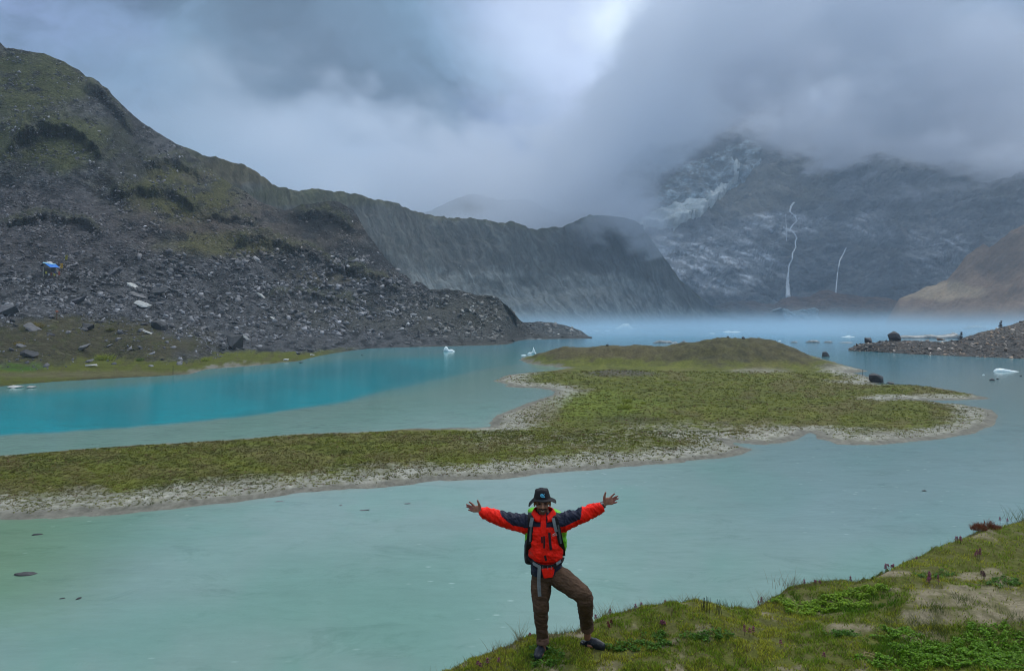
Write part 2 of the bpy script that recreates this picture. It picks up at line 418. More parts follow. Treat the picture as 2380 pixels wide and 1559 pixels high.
u = X * .60 + Y * .80 + 16 * fbm(X / 55, Y / 55, Z / 40, 4)          # roughly along the wall
gul = ridged(u / 34 + fbm(X / 90, Y / 90, Z / 90, 3) * .8, Z / 300, 1.7, 4, .55)
t1 = sst(1.0, 1.6, V) * (1 - sst(3.7, 4.02, V))
Z = Z + (gul - .45) * 9.0 * t1 * (.5 + .5 * sst(2.0, 3.2, V)) + fbm(X / 60, Y / 60, Z / 60, 5) * 6 * t1 + fbm(X / 14, Y / 14, Z / 14, 4) * 2.6 * sst(1, 1.5, V) + fbm(X / 34, Y / 34, Z / 24 + 4, 4) * 5 * t1
fy = frame_y(Y, Z)
nz = fbm(fx / 60, fy / 40, 7.2, 5)
streak = fbm(u / 12, Z / 160, 3.3, 4)
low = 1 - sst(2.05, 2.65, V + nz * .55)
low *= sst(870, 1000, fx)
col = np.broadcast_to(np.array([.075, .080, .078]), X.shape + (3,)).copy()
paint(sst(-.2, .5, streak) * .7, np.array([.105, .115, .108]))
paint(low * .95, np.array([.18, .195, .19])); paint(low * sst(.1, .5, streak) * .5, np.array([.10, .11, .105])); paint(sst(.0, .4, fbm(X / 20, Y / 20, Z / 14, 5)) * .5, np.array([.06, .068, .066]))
paint(sst(3.75, 3.98, V + nz * .2) * .6, np.array([.085, .085, .045]))
paint(blob(fx, fy, 730, 455, 180, 24, .8) * .7, np.array([.075, .080, .042]))
paint(blob(fx, fy, 540, 400, 130, 30, .8) * .7, np.array([.10, .085, .045]))
paint(blob(fx, fy, 1400, 560, 110, 60, .8, seed=2) * .6, C_DARK)
scree = np.clip(.35 + .3 * nz, 0, 1)
t = NT('moraine_wall'); p0 = t.pos(rot=(0, 0, math.radians(-53))); mp_ = t.new('ShaderNodeMapping'); mp_.inputs['Scale'].default_value = (.13, .020, .030); wv_ = t.new('ShaderNodeVectorMath'); wv_.operation = 'MULTIPLY_ADD'; t.L.new(t.noise(.03, 4, .6, col=True), wv_.inputs[0]); wv_.inputs[1].default_value = (45, 45, 45); t.L.new(p0, wv_.inputs[2]); t.L.new(wv_.outputs[0], mp_.inputs['Vector']); p = mp_.outputs[0]
c = t.attr('Col'); s = t.noise(1.0, 6, .6, p); n2 = t.noise(.45, 6, .65)
cc = t.mix(1.0, c, t.hsv((.5, .5, .5), v=t.math('MULTIPLY', t.math('MULTIPLY', t.rng(s, .36, .66, .55, 1.4), t.rng(n2, .25, .75, .75, 1.25)), 2.0)), 'MULTIPLY')
m_mor = t.done(cc, .95, .15, t.bump(t.math('ADD', s, t.math('MULTIPLY', n2, .5)), .7, 2.0))
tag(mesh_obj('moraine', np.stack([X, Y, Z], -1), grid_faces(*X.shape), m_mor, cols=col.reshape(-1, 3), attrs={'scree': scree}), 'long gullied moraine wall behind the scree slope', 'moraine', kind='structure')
MG = (X, Y, Z, fx, fy, V)

# --- rounded hills behind the wall, half lost in cloud
B1 = [(850,700,1150),(1500,700,1200)]
B2 = [(850,480,1300),(940,492,1300),(1000,488,1300),(1040,474,1350),(1080,462,1400),(1120,452,1400),(1150,456,1400),(1200,460,1400),(1260,476,1380),(1300,486,1370),(1350,497,1350),(1430,520,1350),(1500,560,1350)]
X, Y, Z, fx, V, crest = loft([B1, B2], 850, 1500, 220, [70], back=(300, 120), under=False, smooth=4)
Z = Z + fbm(X / 80, Y / 80, Z / 80, 5) * 12 * sst(.1, .8, V)
col = np.broadcast_to(np.array([.095, .095, .06]), X.shape + (3,)).copy(); paint(sst(0, .4, fbm(X / 40, Y / 40, Z / 40, 4)) * .6, np.array([.07, .075, .07]))
m_back = terrain_material('misty_hill_ground', scale=.12, cell=.12, pebble=.5, bump=.6, dist=4)
tag(mesh_obj('hill', np.stack([X, Y, Z], -1), grid_faces(*X.shape), m_back, cols=col.reshape(-1, 3), attrs={'scree': V * 0 + .3}), 'rounded olive hills behind the moraine crest, half hidden in cloud', 'hill', kind='structure')

# --- back wall of the valley: cliffs, benches, right flank
MT = [
 [(1150,742,1560),(1500,742,1560),(1800,742,1600),(2100,742,1450),(2400,742,1250),(2900,742,1100)],
 [(1150,712,1600),(1500,705,1600),(1560,672,1600),(1700,640,1640),(1800,668,1660),(1850,655,1670),(2000,655,1600),(2100,650,1500),(2400,650,1300),(2900,640,1150)],
 [(1150,690,1700),(1500,585,1760),(1700,588,1800),(1850,590,1790),(2000,600,1720),(2100,590,1620),(2400,560,1400),(2900,540,1240)],
 [(1150,600,1900),(1500,525,1960),(1700,528,1990),(1850,520,1960),(2000,520,1880),(2100,500,1780),(2400,450,1560),(2900,420,1400)],
 [(1150,520,2200),(1500,440,2240),(1700,430,2260),(1850,425,2180),(2000,400,2080),(2100,360,1980),(2400,300,1760),(2900,250,1600)],
 [(1150,440,2500),(1400,330,2600),(1500,250,2700),(1700,200,2750),(1850,230,2700),(1930,270,2620),(1980,262,2540),(2020,243,2480),(2060,222,2420),(2100,203,2350),(2130,180,2300),(2160,160,2260),(2220,130,2200),(2300,108,2120),(2400,80,2050),(2500,85,2000),(2900,120,1900)],
]
X, Y, Z, fx, V, crest = loft(MT, 1150, 2900, 900, [46, 60, 60, 80, 90], back=(500, 200), smooth=10)
al = X * .35 + Z * .95      # dipping strata direction
st = ridged((X * .4 + Z) / 85 + fbm(X / 240, Y / 240, Z / 240, 3) * .9, Y / 300, Z / 400, 5, .55)
big = ridged(X / 300, Y / 420, Z / 300, 5)
rug = sst(1.0, 1.5, V) * (1 - .5 * sst(5.7, 6, V))
Z = Z + ((st - .4) * 44 + (big - .4) * 60 + fbm(X / 36, Y / 36, Z / 36, 4) * 12) * rug
Y = Y + (fbm(X / 70, Z / 55, 4.4, 5) * 26 + (st - .4) * -22) * rug
fx = CX + F * X / Y; fy = frame_y(Y, Z)
nz = fbm(fx / 90, fy / 60, 3.2, 5); fine = ridged(fx / 40 + fy / 60, fy / 13 - fx / 60, 1.2, 4, .6); sl = fbm(fx / 75, (fy - .35 * fx) / 10 + .8 * fbm(fx / 60, fy / 30, 1.1, 3), 2.0, 5)
col = np.broadcast_to(np.array([.150, .160, .170]), X.shape + (3,)).copy()
paint(sst(.0, .5, nz) * .5, np.array([.10, .10, .085]))
paint(blob(fx, fy, 1770, 440, 140, 70, .9, seed=2) * .7, np.array([.21, .185, .13]))
paint(blob(fx, fy, 1720, 640, 60, 12, .9) * .6, np.array([.15, .14, .11]))
# ice polished slabs, pale and wet
slab = np.clip(blob(fx, fy, 1650, 610, 175, 62, .6, .3, 3) + blob(fx, fy, 1800, 520, 110, 26, .8, .4, 5) * .8 + blob(fx, fy, 2190, 600, 80, 55, .8, .5, 8) * .5 + blob(fx, fy, 2020, 530, 60, 40, .8, .5, 9) * .4, 0, 1)
paint(slab * .7, np.array([.30, .33, .36])); paint(slab * sst(.02, .40, sl) * .85, np.array([.80, .84, .88])); paint(slab * sst(.55, .8, fine) * .6, np.array([.045, .05, .055]))
paint(blob(fx, fy, 1990, 640, 190, 90, .8) * .35, np.array([.08, .09, .10]))
m_mt = terrain_material('valley_wall_rock', rough=.8, scale=.06, cell=.05, pebble=.8, bump=.9, dist=10)
tag(mesh_obj('mountain', np.stack([X, Y, Z], -1), grid_faces(*X.shape), m_mt, cols=col.reshape(-1, 3), attrs={'scree': V * 0 + .4}), 'dark cliffs at the head of the valley with their tops lost in cloud', 'mountain', kind='structure')
TG = (X, Y, Z, fx, fy, V)

def on_grid(G, x, y, vmin=0, vmax=99):
    """world point of the terrain grid nearest to frame position (x, y)"""
    X, Y, Z, fx, fy, V = G
    d = (fx - x) ** 2 + (fy - y) ** 2 + ((V < vmin) | (V > vmax)) * 1e9 + Y * .01
    i = np.unravel_index(np.argmin(d), d.shape)
    return Vector((X[i], Y[i], Z[i]))

# icefall and snow tongues lying on the back wall: strips of terrain raised by the thickness of the ice
def ice_sheet(name, mask, thick, mat, G, label, cat):
    X, Y, Z, fx, fy, V = G
    m = mask
    rows = np.where(m.max(1) > .02)[0]; cols_ = np.where(m.max(0) > .02)[0]
    r0, r1, c0, c1 = rows[0], rows[-1] + 1, cols_[0], cols_[-1] + 1
    s = (slice(r0, r1), slice(c0, c1)); mm = m[s]
    n = fbm(X[s] / 26, Y[s] / 26, Z[s] / 20, 5)
    off = -6 + (thick + 7 + n * 9) * sst(.3, .75, mm)
    v = np.stack([X[s], Y[s] - off * .7, Z[s] + off * .7], -1)
    f = grid_faces(*mm.shape); keep = mm.reshape(-1)[f].max(1) > .12; f = f[keep]
    used = np.unique(f); rm = np.zeros(mm.size, int); rm[used] = np.arange(len(used))
    return tag(mesh_obj(name, v.reshape(-1, 3)[used], rm[f], mat), label, cat)
t = NT('broken_glacier_ice'); n = t.noise(.035, 7, .7); n2 = t.noise(.02, 5, .7, t.pos(scale=(1, 1, 2.6), rot=(0, .6, 0)))
m_icefall = t.done(t.mix(t.rng(n2, .42, .60), t.mix(t.rng(n, .4, .62), (.13, .18, .20), (.62, .74, .78)), (.12, .13, .12)), .6, .4, t.bump(n, 1.0, 14))
t = NT('old_snow'); n = t.noise(.02, 6, .6, t.pos(scale=(1, 1, 3), rot=(0, .8, 0)))
m_snow = t.done(t.mix(t.rng(n, .35, .6), (.42, .47, .45), (.68, .74, .72)), .7, .3, t.bump(n, .5, 8))
Xg, Yg, Zg, fxg, fyg, Vg = TG
def seg_mask(pts):
    """pts: (x, y, halfwidth) polyline in the frame -> soft mask"""
    best = np.zeros(fxg.shape)
    wx = fbm(fxg / 22, fyg / 22, 6.6, 4) * 9; X_ = fxg + wx; Y_ = fyg + wx * .6
    for (x0, y0, w0), (x1, y1, w1) in zip(pts[:-1], pts[1:]):
        dx, dy = x1 - x0, y1 - y0; L2 = dx * dx + dy * dy
        tt = np.clip(((X_ - x0) * dx + (Y_ - y0) * dy) / L2, 0, 1)
        d = np.hypot(X_ - x0 - tt * dx, Y_ - y0 - tt * dy); w = w0 + (w1 - w0) * tt
        best = np.maximum(best, 1 - sst(.7, 1.3, d / w) * 1.0)
    return best
ok = (Vg > 1.05) & (Vg < 5.98)
ice_sheet('icefall', seg_mask([(1525,505,26),(1570,465,44),(1625,425,54),(1685,395,46),(1740,360,34)]) * ok, 5, m_icefall, TG, 'grey blue broken icefall high on the back wall under the cloud', 'glacier')
ice_sheet('snow_tongue', seg_mask([(1490,528,6),(1540,505,16),(1590,492,15),(1625,475,8)]) * ok, 16, m_snow, TG, 'smooth pale snow tongue along the left foot of the icefall', 'snow field')
ice_sheet('snow_tongue', seg_mask([(1500,527,4),(1560,518,9),(1610,498,11),(1650,470,9),(1675,448,5),(1705,420,3.5),(1715,385,3)]) * ok, 20, m_snow, TG, 'narrow curving snow tongue on the right edge of the icefall', 'snow field')

# waterfalls: ribbons of white water with real thickness, running down the cliff
t = NT('falling_water'); n = t.noise(.25, 5, .7, t.pos(scale=(1.4, 1.4, .12)))
m_fall = t.done(t.mix(t.rng(n, .35, .65), (.38, .45, .50), (.74, .80, .84)), .5, .4)
def ribbon(name, pts, label, G=TG, lift=13, parent=None, jitter=1.0):
    """pts: (frame x, frame y, half width in metres)"""
    P = []
    for (x0, y0, w0), (x1, y1, w1) in zip(pts[:-1], pts[1:]):
        n = max(3, int(math.hypot(x1 - x0, y1 - y0) / 3))
        for k in range(n):
            u = k / n; P.append((x0 + (x1 - x0) * u, y0 + (y1 - y0) * u, w0 + (w1 - w0) * u))
    P.append(pts[-1])
    ctr = []
    for x, y, w in P:
        q = on_grid(G, x, y, 1.0, 5.9); Yq = q.y
        ctr.append([Yq, x + jitter * float(fbm(x / 6, y / 5, 1.1, 2)), y, w])
    Yv = np.array([c[0] for c in ctr]); k = np.ones(7) / 7
    Ys = np.convolve(np.pad(Yv, 3, 'edge'), k, 'valid'); Yp_ = np.pad(Ys, 4, 'edge'); Ys = np.min([Yp_[k_:k_ + len(Yv)] for k_ in range(9)] + [Yv], axis=0) - lift
    vs, fs = [], []
    for i, (Yq, x, y, w) in enumerate(ctr):
        c = P3(x, y, Ys[i])
        for a in range(6):
            th = a / 6 * 2 * math.pi
            vs.append((c.x + math.cos(th) * w, c.y + math.sin(th) * w * .35, c.z))
        if i:
            b = (i - 1) * 6
            for a in range(6): fs.append((b + a, b + (a + 1) % 6, b + 6 + (a + 1) % 6, b + 6 + a))
    o = mesh_obj(name, vs, fs, m_fall, parent)
    return o
main = ribbon('waterfall', [(1846,470,3.5),(1838,480,3),(1836,492,1.8),(1848,503,1.6),(1852,514,1.6),(1843,522,1.5),(1836,533,1.7),(1846,542,1.7),(1852,553,1.6),(1848,562,1.5),(1850,574,1.6),(1842,588,1.8),(1842,600,1.9),(1836,612,1.6),(1833,622,1.4),(1832,636,2.0),(1831,650,3.4),(1831,668,4.6),(1832,700,6.0)], '')
tag(main, 'tall white waterfall zigzagging down the cliff and fanning out at its foot', 'waterfall')
tag(ribbon('waterfall', [(1967,575,1.0),(1961,588,1.2),(1952,605,1.3),(1948,625,1.4),(1945,650,1.2),(1942,685,1.8)], '', jitter=.5), 'thinner straight waterfall to the right of the zigzag one', 'waterfall')
tag(ribbon('waterfall', [(1826,498,.6),(1827,520,.7),(1829,535,.7),(1828,560,.7)], '', jitter=.5), 'faint thread of water close beside the left of the big waterfall', 'waterfall')

# --- brown debris fan on the right
E1 = [(2060,752,1000),(2100,754,960),(2400,756,880),(2900,756,800)]
E2 = [(2060,749,1020),(2090,735,1010),(2200,715,1000),(2400,680,930),(2900,660,850)]
E3 = [(2060,745,1050),(2090,694,1080),(2120,682,1080),(2150,668,1080),(2200,648,1075),(2225,622,1070),(2245,596,1065),(2270,578,1060),(2285,566,1060),(2300,572,1060),(2320,560,1055),(2345,540,1050),(2380,515,1045),(2600,380,1000),(2900,300,980)]
X, Y, Z, fx, V, crest = loft([E1, E2, E3], 2060, 2900, 420, [30, 110], back=(250, 60), smooth=4)
fy = frame_y(Y, Z); gu = ridged((fx + fy * 1.1) / 60, fy / 300, 2.7, 4); t1 = sst(1.3, 2.2, V)
Z = Z + (gu - .45) * 11 * t1 * sst(2090, 2200, fx) + fbm(X / 40, Y / 40, Z / 40, 4) * 5 * t1 * sst(2080, 2180, fx)
fy = frame_y(Y, Z); nz = fbm(fx / 30 + fy / 60, fy / 30, 4.2, 5)
col = np.broadcast_to(np.array([.24, .165, .115]), X.shape + (3,)).copy()
paint(sst(-.1, .4, nz) * .5, np.array([.165, .12, .09])); paint(blob(fx, fy, 2170, 675, 110, 22, .7) * .8, np.array([.45, .34, .22]))
paint(blob(fx, fy, 2330, 600, 60, 50, .7) * .6, np.array([.10, .075, .06]))
m_fan = terrain_material('brown_debris', scale=.1, cell=.15, pebble=.35, bump=.5, dist=3)
tag(mesh_obj('hill', np.stack([X, Y, Z], -1), grid_faces(*X.shape), m_fan, cols=col.reshape(-1, 3), attrs={'scree': V * 0 + .3}), 'tan and brown debris slope on the far right of the lake', 'hill', kind='structure')

# --- debris covered glacier tongue at the end of the lake
G1 = [(1540,754,1260),(2300,754,1260)]
G2 = [(1540,748,1290),(1600,744,1290),(1700,735,1290),(1790,732,1285),(1800,728,1280),(1910,728,1280),(2000,730,1290),(2150,738,1290),(2240,748,1290),(2300,750,1290)]
G3 = [(1540,750,1340),(1580,738,1340),(1620,722,1345),(1660,712,1350),(1700,700,1350),(1730,697,1350),(1760,702,1350),(1800,708,1355),(1815,694,1350),(1850,688,1350),(1880,690,1350),(1905,676,1350),(1925,673,1350),(1950,682,1350),(2000,690,1350),(2040,688,1350),(2080,697,1350),(2120,708,1350),(2180,725,1345),(2240,742,1340),(2300,750,1335)]
X, Y, Z, fx, V, crest = loft([G1, G2, G3], 1540, 2300, 420, [20, 60], back=(160, 30), smooth=4)
t1 = sst(1.2, 2.0, V) * (1 - .6 * sst(2.8, 3, V)); Z = Z + fbm(X / 22, Y / 22, Z / 22, 5) * 5.5 * t1
fy = frame_y(Y, Z); nz = fbm(fx / 26, fy / 12, 1.2, 5)
col = np.broadcast_to(np.array([.125, .078, .052]), X.shape + (3,)).copy()
paint(1 - sst(1700, 1850, fx + nz * 40), np.array([.062, .060, .060])); paint(sst(.0, .5, nz) * .5, np.array([.07, .06, .055])); paint((1 - sst(2.0, 2.3, V + nz * .3)) * .6, np.array([.12, .14, .145]))
m_ton = terrain_material('glacier_debris', scale=.1, cell=.14, pebble=.6, bump=.8, dist=4)
tag(mesh_obj('hill', np.stack([X, Y, Z], -1), grid_faces(*X.shape), m_ton, cols=col.reshape(-1, 3), attrs={'scree': V * 0 + .5}), 'low mounds of brown rubble covering the glacier end across the lake', 'hill', kind='structure')
# the bare ice cliff in it
t = NT('banded_cliff_ice'); w = t.noise(.5, 5, .6, t.pos(scale=(.16, .1, 1.5), rot=(0, math.radians(14), 0))); n = t.noise(.08, 5, .6)
m_cliff = t.done(t.mix(t.rng(w, .35, .62), (.12, .15, .16), (.33, .41, .43)), .35, .5, t.bump(w, .6, 2.0))
nx, ny = 60, 34; vs = []
for j in range(ny):
    v = j / (ny - 1); y = 755 - (41 + 5 * float(fbm(0.3, v, 9.2, 2))) * v
    xl = 1822 - 22 * max(0, v - .75) * 2 + 4 * math.sin(v * 7); xr = 1912 - 12 * v ** .6 + 3 * math.sin(v * 9)
    for i in range(nx):
        u = i / (nx - 1); x = xl + (xr - xl) * u
        Yc = 1232 + 8 * v + 10 * abs(u - .5) ** 2 + 4 * float(fbm(u * 5, v * 4, 2.2, 4)) + 30 * sst(.93, 1, u) + 24 * (1 - sst(0, .06, u))
        vs.append(P3(x, y + (2 + 9 * v) * float(fbm(u * 3.3, v * .6, 3.1, 3)) + v * 7 * (u - .3) ** 2, Yc))
nf = len(vs)
fs = [tuple(f) for f in grid_faces(ny, nx)]
top = []
for i in range(nx): vs.append(vs[(ny - 1) * nx + i] + Vector((0, 70, -6)))
for i in range(nx - 1): fs.append(((ny - 1) * nx + i, (ny - 1) * nx + i + 1, nf + i + 1, nf + i))
tag(mesh_obj('ice_cliff', vs, fs, m_cliff), 'pale banded ice cliff at the waterline of the rubble covered glacier', 'ice cliff')

# --- rocky headland on the right
R1 = [(1972,815,0),(2040,818,0),(2115,823,0),(2250,829,0),(2380,834,0),(2900,850,0)]; R1 = [(x, y, lake_Y(y)) for x, y, _ in R1]
R2 = [(1972,813,233),(2010,803,228),(2060,798,224),(2115,800,222),(2200,802,218),(2300,800,210),(2380,796,206),(2900,790,190)]
R3 = [(1972,811,240),(1990,803,240),(2020,795,242),(2060,793,244),(2100,792,246),(2150,794,248),(2200,795,250),(2225,790,252),(2250,782,254),(2280,772,256),(2310,765,256),(2340,757,256),(2380,745,256),(2500,705,250),(2900,620,240)]
X, Y, Z, fx, V, crest = loft([R1, R2, R3], 1972, 2900, 420, [30, 40], back=(25, 7), smooth=4)
Z = Z + fbm(X / 3.5, Y / 3.5, Z / 3.5, 4) * .5 * sst(1.0, 1.6, V)
fy = frame_y(Y, Z); nz = fbm(fx / 26, fy / 12, 8.2, 5)
col = np.broadcast_to(np.array([.105, .098, .090]), X.shape + (3,)).copy(); paint(sst(0, .5, nz) * .6, np.array([.13, .10, .075])); paint((fy > 780) * .4 * np.ones_like(fy), C_DARK)
m_head = terrain_material('headland_rubble', scale=1.2, cell=1.1, pebble=1.0, bump=.9, dist=.8)
tag(mesh_obj('hill', np.stack([X, Y, Z], -1), grid_faces(*X.shape), m_head, cols=col.reshape(-1, 3), attrs={'scree': V * 0 + 1}), 'rubble headland reaching into the lake from the right', 'hill', kind='structure')
RG = (X, Y, Z, fx, fy, V)
# ------------------------------------------------------------------ the grassy sandbar and island, as a height field
ISL = [(-500,1105,0),(0,1063,0),(300,1040,0),(560,1023,0),(700,1012,0),(900,1003,0),(1080,997,0),(1160,995,1),(1158,982,1),(1180,962,1),(1215,948,1),(1262,930,1),(1298,918,1),(1304,910,1),
 (1265,903,1),(1200,897,1),(1180,892,1),(1164,884,1),(1195,871,0),(1290,862,0),(1330,856,0),(1290,850,0),(1250,846,0),(1213,836,0),(1230,828,0),(1290,822,0),(1500,816,0),(1700,812,0),(1850,818,0),
 (1920,838,0),(1960,850,0),(2000,862,1),(1960,867,1),(1995,872,1),(2040,888,1),(2000,893,0),(2120,897,0),(2200,905,0),(2240,916,0),(2284,926,1),(2180,928,1),(2080,929,1),(2050,931,0),(2150,935,0),(2225,940,1),(2285,952,1),(2298,966,1),(2285,985,1),(2240,1003,1),
 (2170,1015,1),(2100,1024,1),(2020,1029,1),(1960,1026,1),(1930,1018,1),(1900,1004,1),(1860,1002,1),(1830,1018,1),(1790,1028,1),(1720,1025,1),(1672,1022,1),(1690,1034,1),(1720,1044,1),(1700,1052,1),(1640,1062,1),(1540,1072,1),(1400,1083,1),
 (1280,1093,1),(1160,1106,1),(1000,1112,1),(860,1126,1),(700,1140,1),(560,1155,1),(400,1172,1),(240,1188,1),(0,1196,1),(-500,1225,1)]
poly = np.array([((x - CX) / F * lake_Y(y), lake_Y(y)) for x, y, _ in ISL]); silty = np.array([p[2] for p in ISL], float)
def poly_dist(px, py, P, flags=None):
    d = np.full(px.shape, 1e9); ds = np.full(px.shape, 1e9); inside = np.zeros(px.shape, bool)
    n = len(P)
    for i in range(n):
        a, b = P[i], P[(i + 1) % n]
        e = b - a; L2 = max(e @ e, 1e-9)
        t = np.clip(((px - a[0]) * e[0] + (py - a[1]) * e[1]) / L2, 0, 1)
        dd = np.hypot(px - a[0] - t * e[0], py - a[1] - t * e[1])
        d = np.minimum(d, dd)
        if flags is not None and flags[i] > .5: ds = np.minimum(ds, dd)
        c = ((a[1] > py) != (b[1] > py)) & (px < (b[0] - a[0]) * (py - a[1]) / (b[1] - a[1] + 1e-12) + a[0])
        inside ^= c
    return np.where(inside, d, -d), ds
MC = [(1213,0,178),(1250,1.5,172),(1300,2.9,168),(1400,3.5,164),(1560,3.8,160),(1615,4.5,158),(1655,5.3,157),(1720,5.4,156),(1785,5.2,155),(1820,4.3,153),(1860,2.8,150),(1890,1.7,148),(1950,.8,143),(2000,.15,139)]
def island_height(X, Y):
    wob = fbm(X / 5, Y / 5, 0.3, 4) * np.clip(Y / 70, .5, 1.5) * .9 + fbm(X / 1.1, Y / 1.1, 2.3, 3) * .22
    sd, ds = poly_dist(X + wob * .9, Y + wob * 1.5, poly, silty)
    z = np.where(sd > 0, .10 + .26 * (1 - np.exp(-np.clip(sd, 0, 99) / 3.0)), sd * .12 + .10)
    z = np.where(sd > 0, z + fbm(X / 4, Y / 4, 1.1, 3) * .10 * sst(.5, 3, sd) + fbm(X * .9, Y * .9, 4.1, 3) * .06 + fbm(X * 2.4, Y * 2.4, 6.1, 3) * .035, z)
    fx = CX + F * X / Y
    zc = np.interp(fx, [m[0] for m in MC], [m[1] for m in MC]); Yc = np.interp(fx, [m[0] for m in MC], [m[2] for m in MC])
    q = (Y - Yc) / (7.5 + zc * 1.1)
    bell = np.where(q < 0, np.exp(-(np.abs(q) ** 2.2) * 1.5), np.exp(-q * q * 1.2))
    mound = zc * bell * (sd > -3) * sst(-3, 2, sd)
    z = z + mound * (1 + .07 * fbm(X / 6, Y / 6, 9.0, 4)) + mound * fbm(X / 2.2, Y / 2.2, 7.0, 3) * .07 + sst(.3, 2, mound) * (ridged(X / 7, Y / 9, 3.0, 4) - .4) * .55
    k = np.exp(-(((fx - 1440) / 110) ** 2) - ((Y - 124) / 9) ** 2) * .9
    z = z + k * (sd > 0)
    return z, sd, ds, mound, k
xs = np.linspace(-460, 2330, 1150); ys = np.concatenate([np.linspace(1235, 930, 300), np.linspace(929, 800, 240), ])
Yr = np.array([lake_Y(y) for y in ys])
Y = np.broadcast_to(Yr[:, None], (len(ys), len(xs))).copy(); X = (xs[None, :] - CX) / F * Y; fx = np.broadcast_to(xs[None, :], Y.shape)
Z, sd, ds, mound, kn = island_height(X, Y); fy = np.broadcast_to(ys[:, None], Y.shape)
n1 = fbm(X / 3.2, Y / 3.2, .4, 4); n2 = fbm(X / .7, Y / .7, 2.4, 3); n3 = fbm(fx / 80, fy / 22, 5.5, 4)
col = np.broadcast_to(C_GRASS * .92, X.shape + (3,)).copy()
paint(sst(-.1, .5, n1) * .45, np.array([.075, .085, .016])); paint(sst(-.1, .4, n3) * .55, np.array([.120, .100, .040])); paint(sst(.15, .5, fbm(fx / 40, fy / 10, 8.5, 4)) * .4, np.array([.16, .17, .03]))
front = fy > 1000
wid = np.where(front, 4.2, np.clip(Y / 24, 2.0, 5.0)) * (1 + .35 * n1)
wid = np.where((fx < 1330) & (fy < 1000), 5.0, wid)
sm = 1 - sst(.30, 1.15, ds / wid + n2 * .38)
paint(sm, np.array([.30, .30, .255])); paint(sm * sst(-.2, .4, n2) * .55, C_SILT * .62); paint(sm * sst(-.1, .4, fbm(X / .35, Y / .5, 7.7, 3)) * .45, np.array([.12, .12, .05]))
patch = blob(fx, fy, 1650, 1008, 230, 17, .8, .45, 2) * .8 + blob(fx, fy, 1330, 1035, 240, 22, .9, .5, 7) * .5
paint(np.clip(patch * sst(-.35, .3, n2), 0, 1) * .75, C_SILT * .85)
paint(blob(fx, fy, 1760, 868, 70, 3.5, .8, .2) * .5, C_SILT * .7)
mk = sst(.4, 2.0, mound + n1 * .8); paint(mk * .80, np.array([.078, .070, .040])); paint(mk * sst(.0, .35, fbm(X / 1.6, Y / 2.2, 3.9, 4)) * .55, np.array([.040, .040, .026])); paint(mk * sst(.0, .4, n1) * .5, np.array([.05, .052, .028])); paint(mk * (1 - sst(1450, 1650, fx)) * .5, np.array([.105, .085, .040]))
paint(blob(fx, fy, 1720, 835, 55, 5, .8, .3) * .6, np.array([.125, .115, .09]))
paint(sst(.3, .7, kn + .2 * n2) * .8, np.array([.085, .078, .065]))
paint(blob(fx, fy, 1400, 950, 130, 34, .8, .5, 4) * .5, np.array([.12, .17, .016])); paint(blob(fx, fy, 1450, 985, 90, 12, .8, .5, 1) * .5, np.array([.06, .055, .03]))
paint(blob(fx, fy, 1250, 955, 45, 36, .8, .4, 1) * .55, np.array([.20, .18, .13]))
wet = 1 - sst(-.02, .22, sd); paint(wet * .75, np.array([.13, .125, .10])); paint((1 - sst(.1, .7, sd + n2 * .5)) * .5, np.array([.17, .165, .14]))
grassm = np.clip(1 - sm - wet, 0, 1)
t = NT('sandbar_turf'); p = t.pos(scale=(1, .55, 1)); c = t.attr('Col')
n = t.noise(2.2, 6, .7, p); nb = t.noise(.5, 5, .6, p)
v = t.math('MULTIPLY', t.rng(n, .25, .75, .55, 1.45), t.rng(nb, .3, .7, .8, 1.2))
m_isl = t.done(t.mix(1.0, c, t.hsv((.5, .5, .5), v=t.math('MULTIPLY', v, 2.0)), 'MULTIPLY'), .9, .2, t.bump(n, .7, .12))
keep = (sd > -4.0)
f = grid_faces(*X.shape); f = f[keep.reshape(-1)[f].any(1)]; used = np.unique(f); rm = np.zeros(X.size, int); rm[used] = np.arange(len(used))
tag(mesh_obj('sandbar', np.stack([X, Y, Z], -1).reshape(-1, 3)[used], rm[f], m_isl, cols=col.reshape(-1, 3)[used]), 'low grassy sandbar and island crossing the middle of the lake', 'sandbar', kind='structure')

# ------------------------------------------------------------------ water
ys = np.concatenate([np.linspace(3600, 1250, 40), np.linspace(1249, 860, 300), np.linspace(859, 752, 150), np.linspace(751.5, 744, 16)])
xs = np.linspace(-1500, 3900, 900)
Yr = np.array([lake_Y(y) for y in ys]); Y = np.broadcast_to(Yr[:, None], (len(ys), len(xs))).copy(); X = (xs[None, :] - CX) / F * Y
fx = np.broadcast_to(xs[None, :], Y.shape); fy = np.broadcast_to(ys[:, None], Y.shape)
def rgb(r, g, b): return np.array([((c / 255) ** 2.2) for c in (r, g, b)])
n1 = fbm(fx / 260, fy / 90, 3.4, 4); n2 = fbm(X / 7, Y / 7, 1.4, 4)
col = np.broadcast_to(rgb(120, 147, 140), X.shape + (3,)).copy()
paint(sst(-.3, .4, n1) * .6, rgb(106, 146, 134))
paint((1 - sst(0, 420, fx + (fy - 1200) * .3)) * sst(1170, 1210, fy) * (1 - sst(1330, 1520, fy)) * .7, rgb(104, 136, 104))
paint(blob(fx, fy, 1000, 1400, 380, 130, 1.2) * .5, rgb(104, 140, 128))
# right of the island: greyer, then bluer with distance
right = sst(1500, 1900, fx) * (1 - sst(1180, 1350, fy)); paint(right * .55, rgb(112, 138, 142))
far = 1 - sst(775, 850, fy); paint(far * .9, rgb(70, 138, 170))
paint((1 - sst(830, 900, fy)) * sst(1850, 2050, fx) * .7, rgb(70, 122, 140))
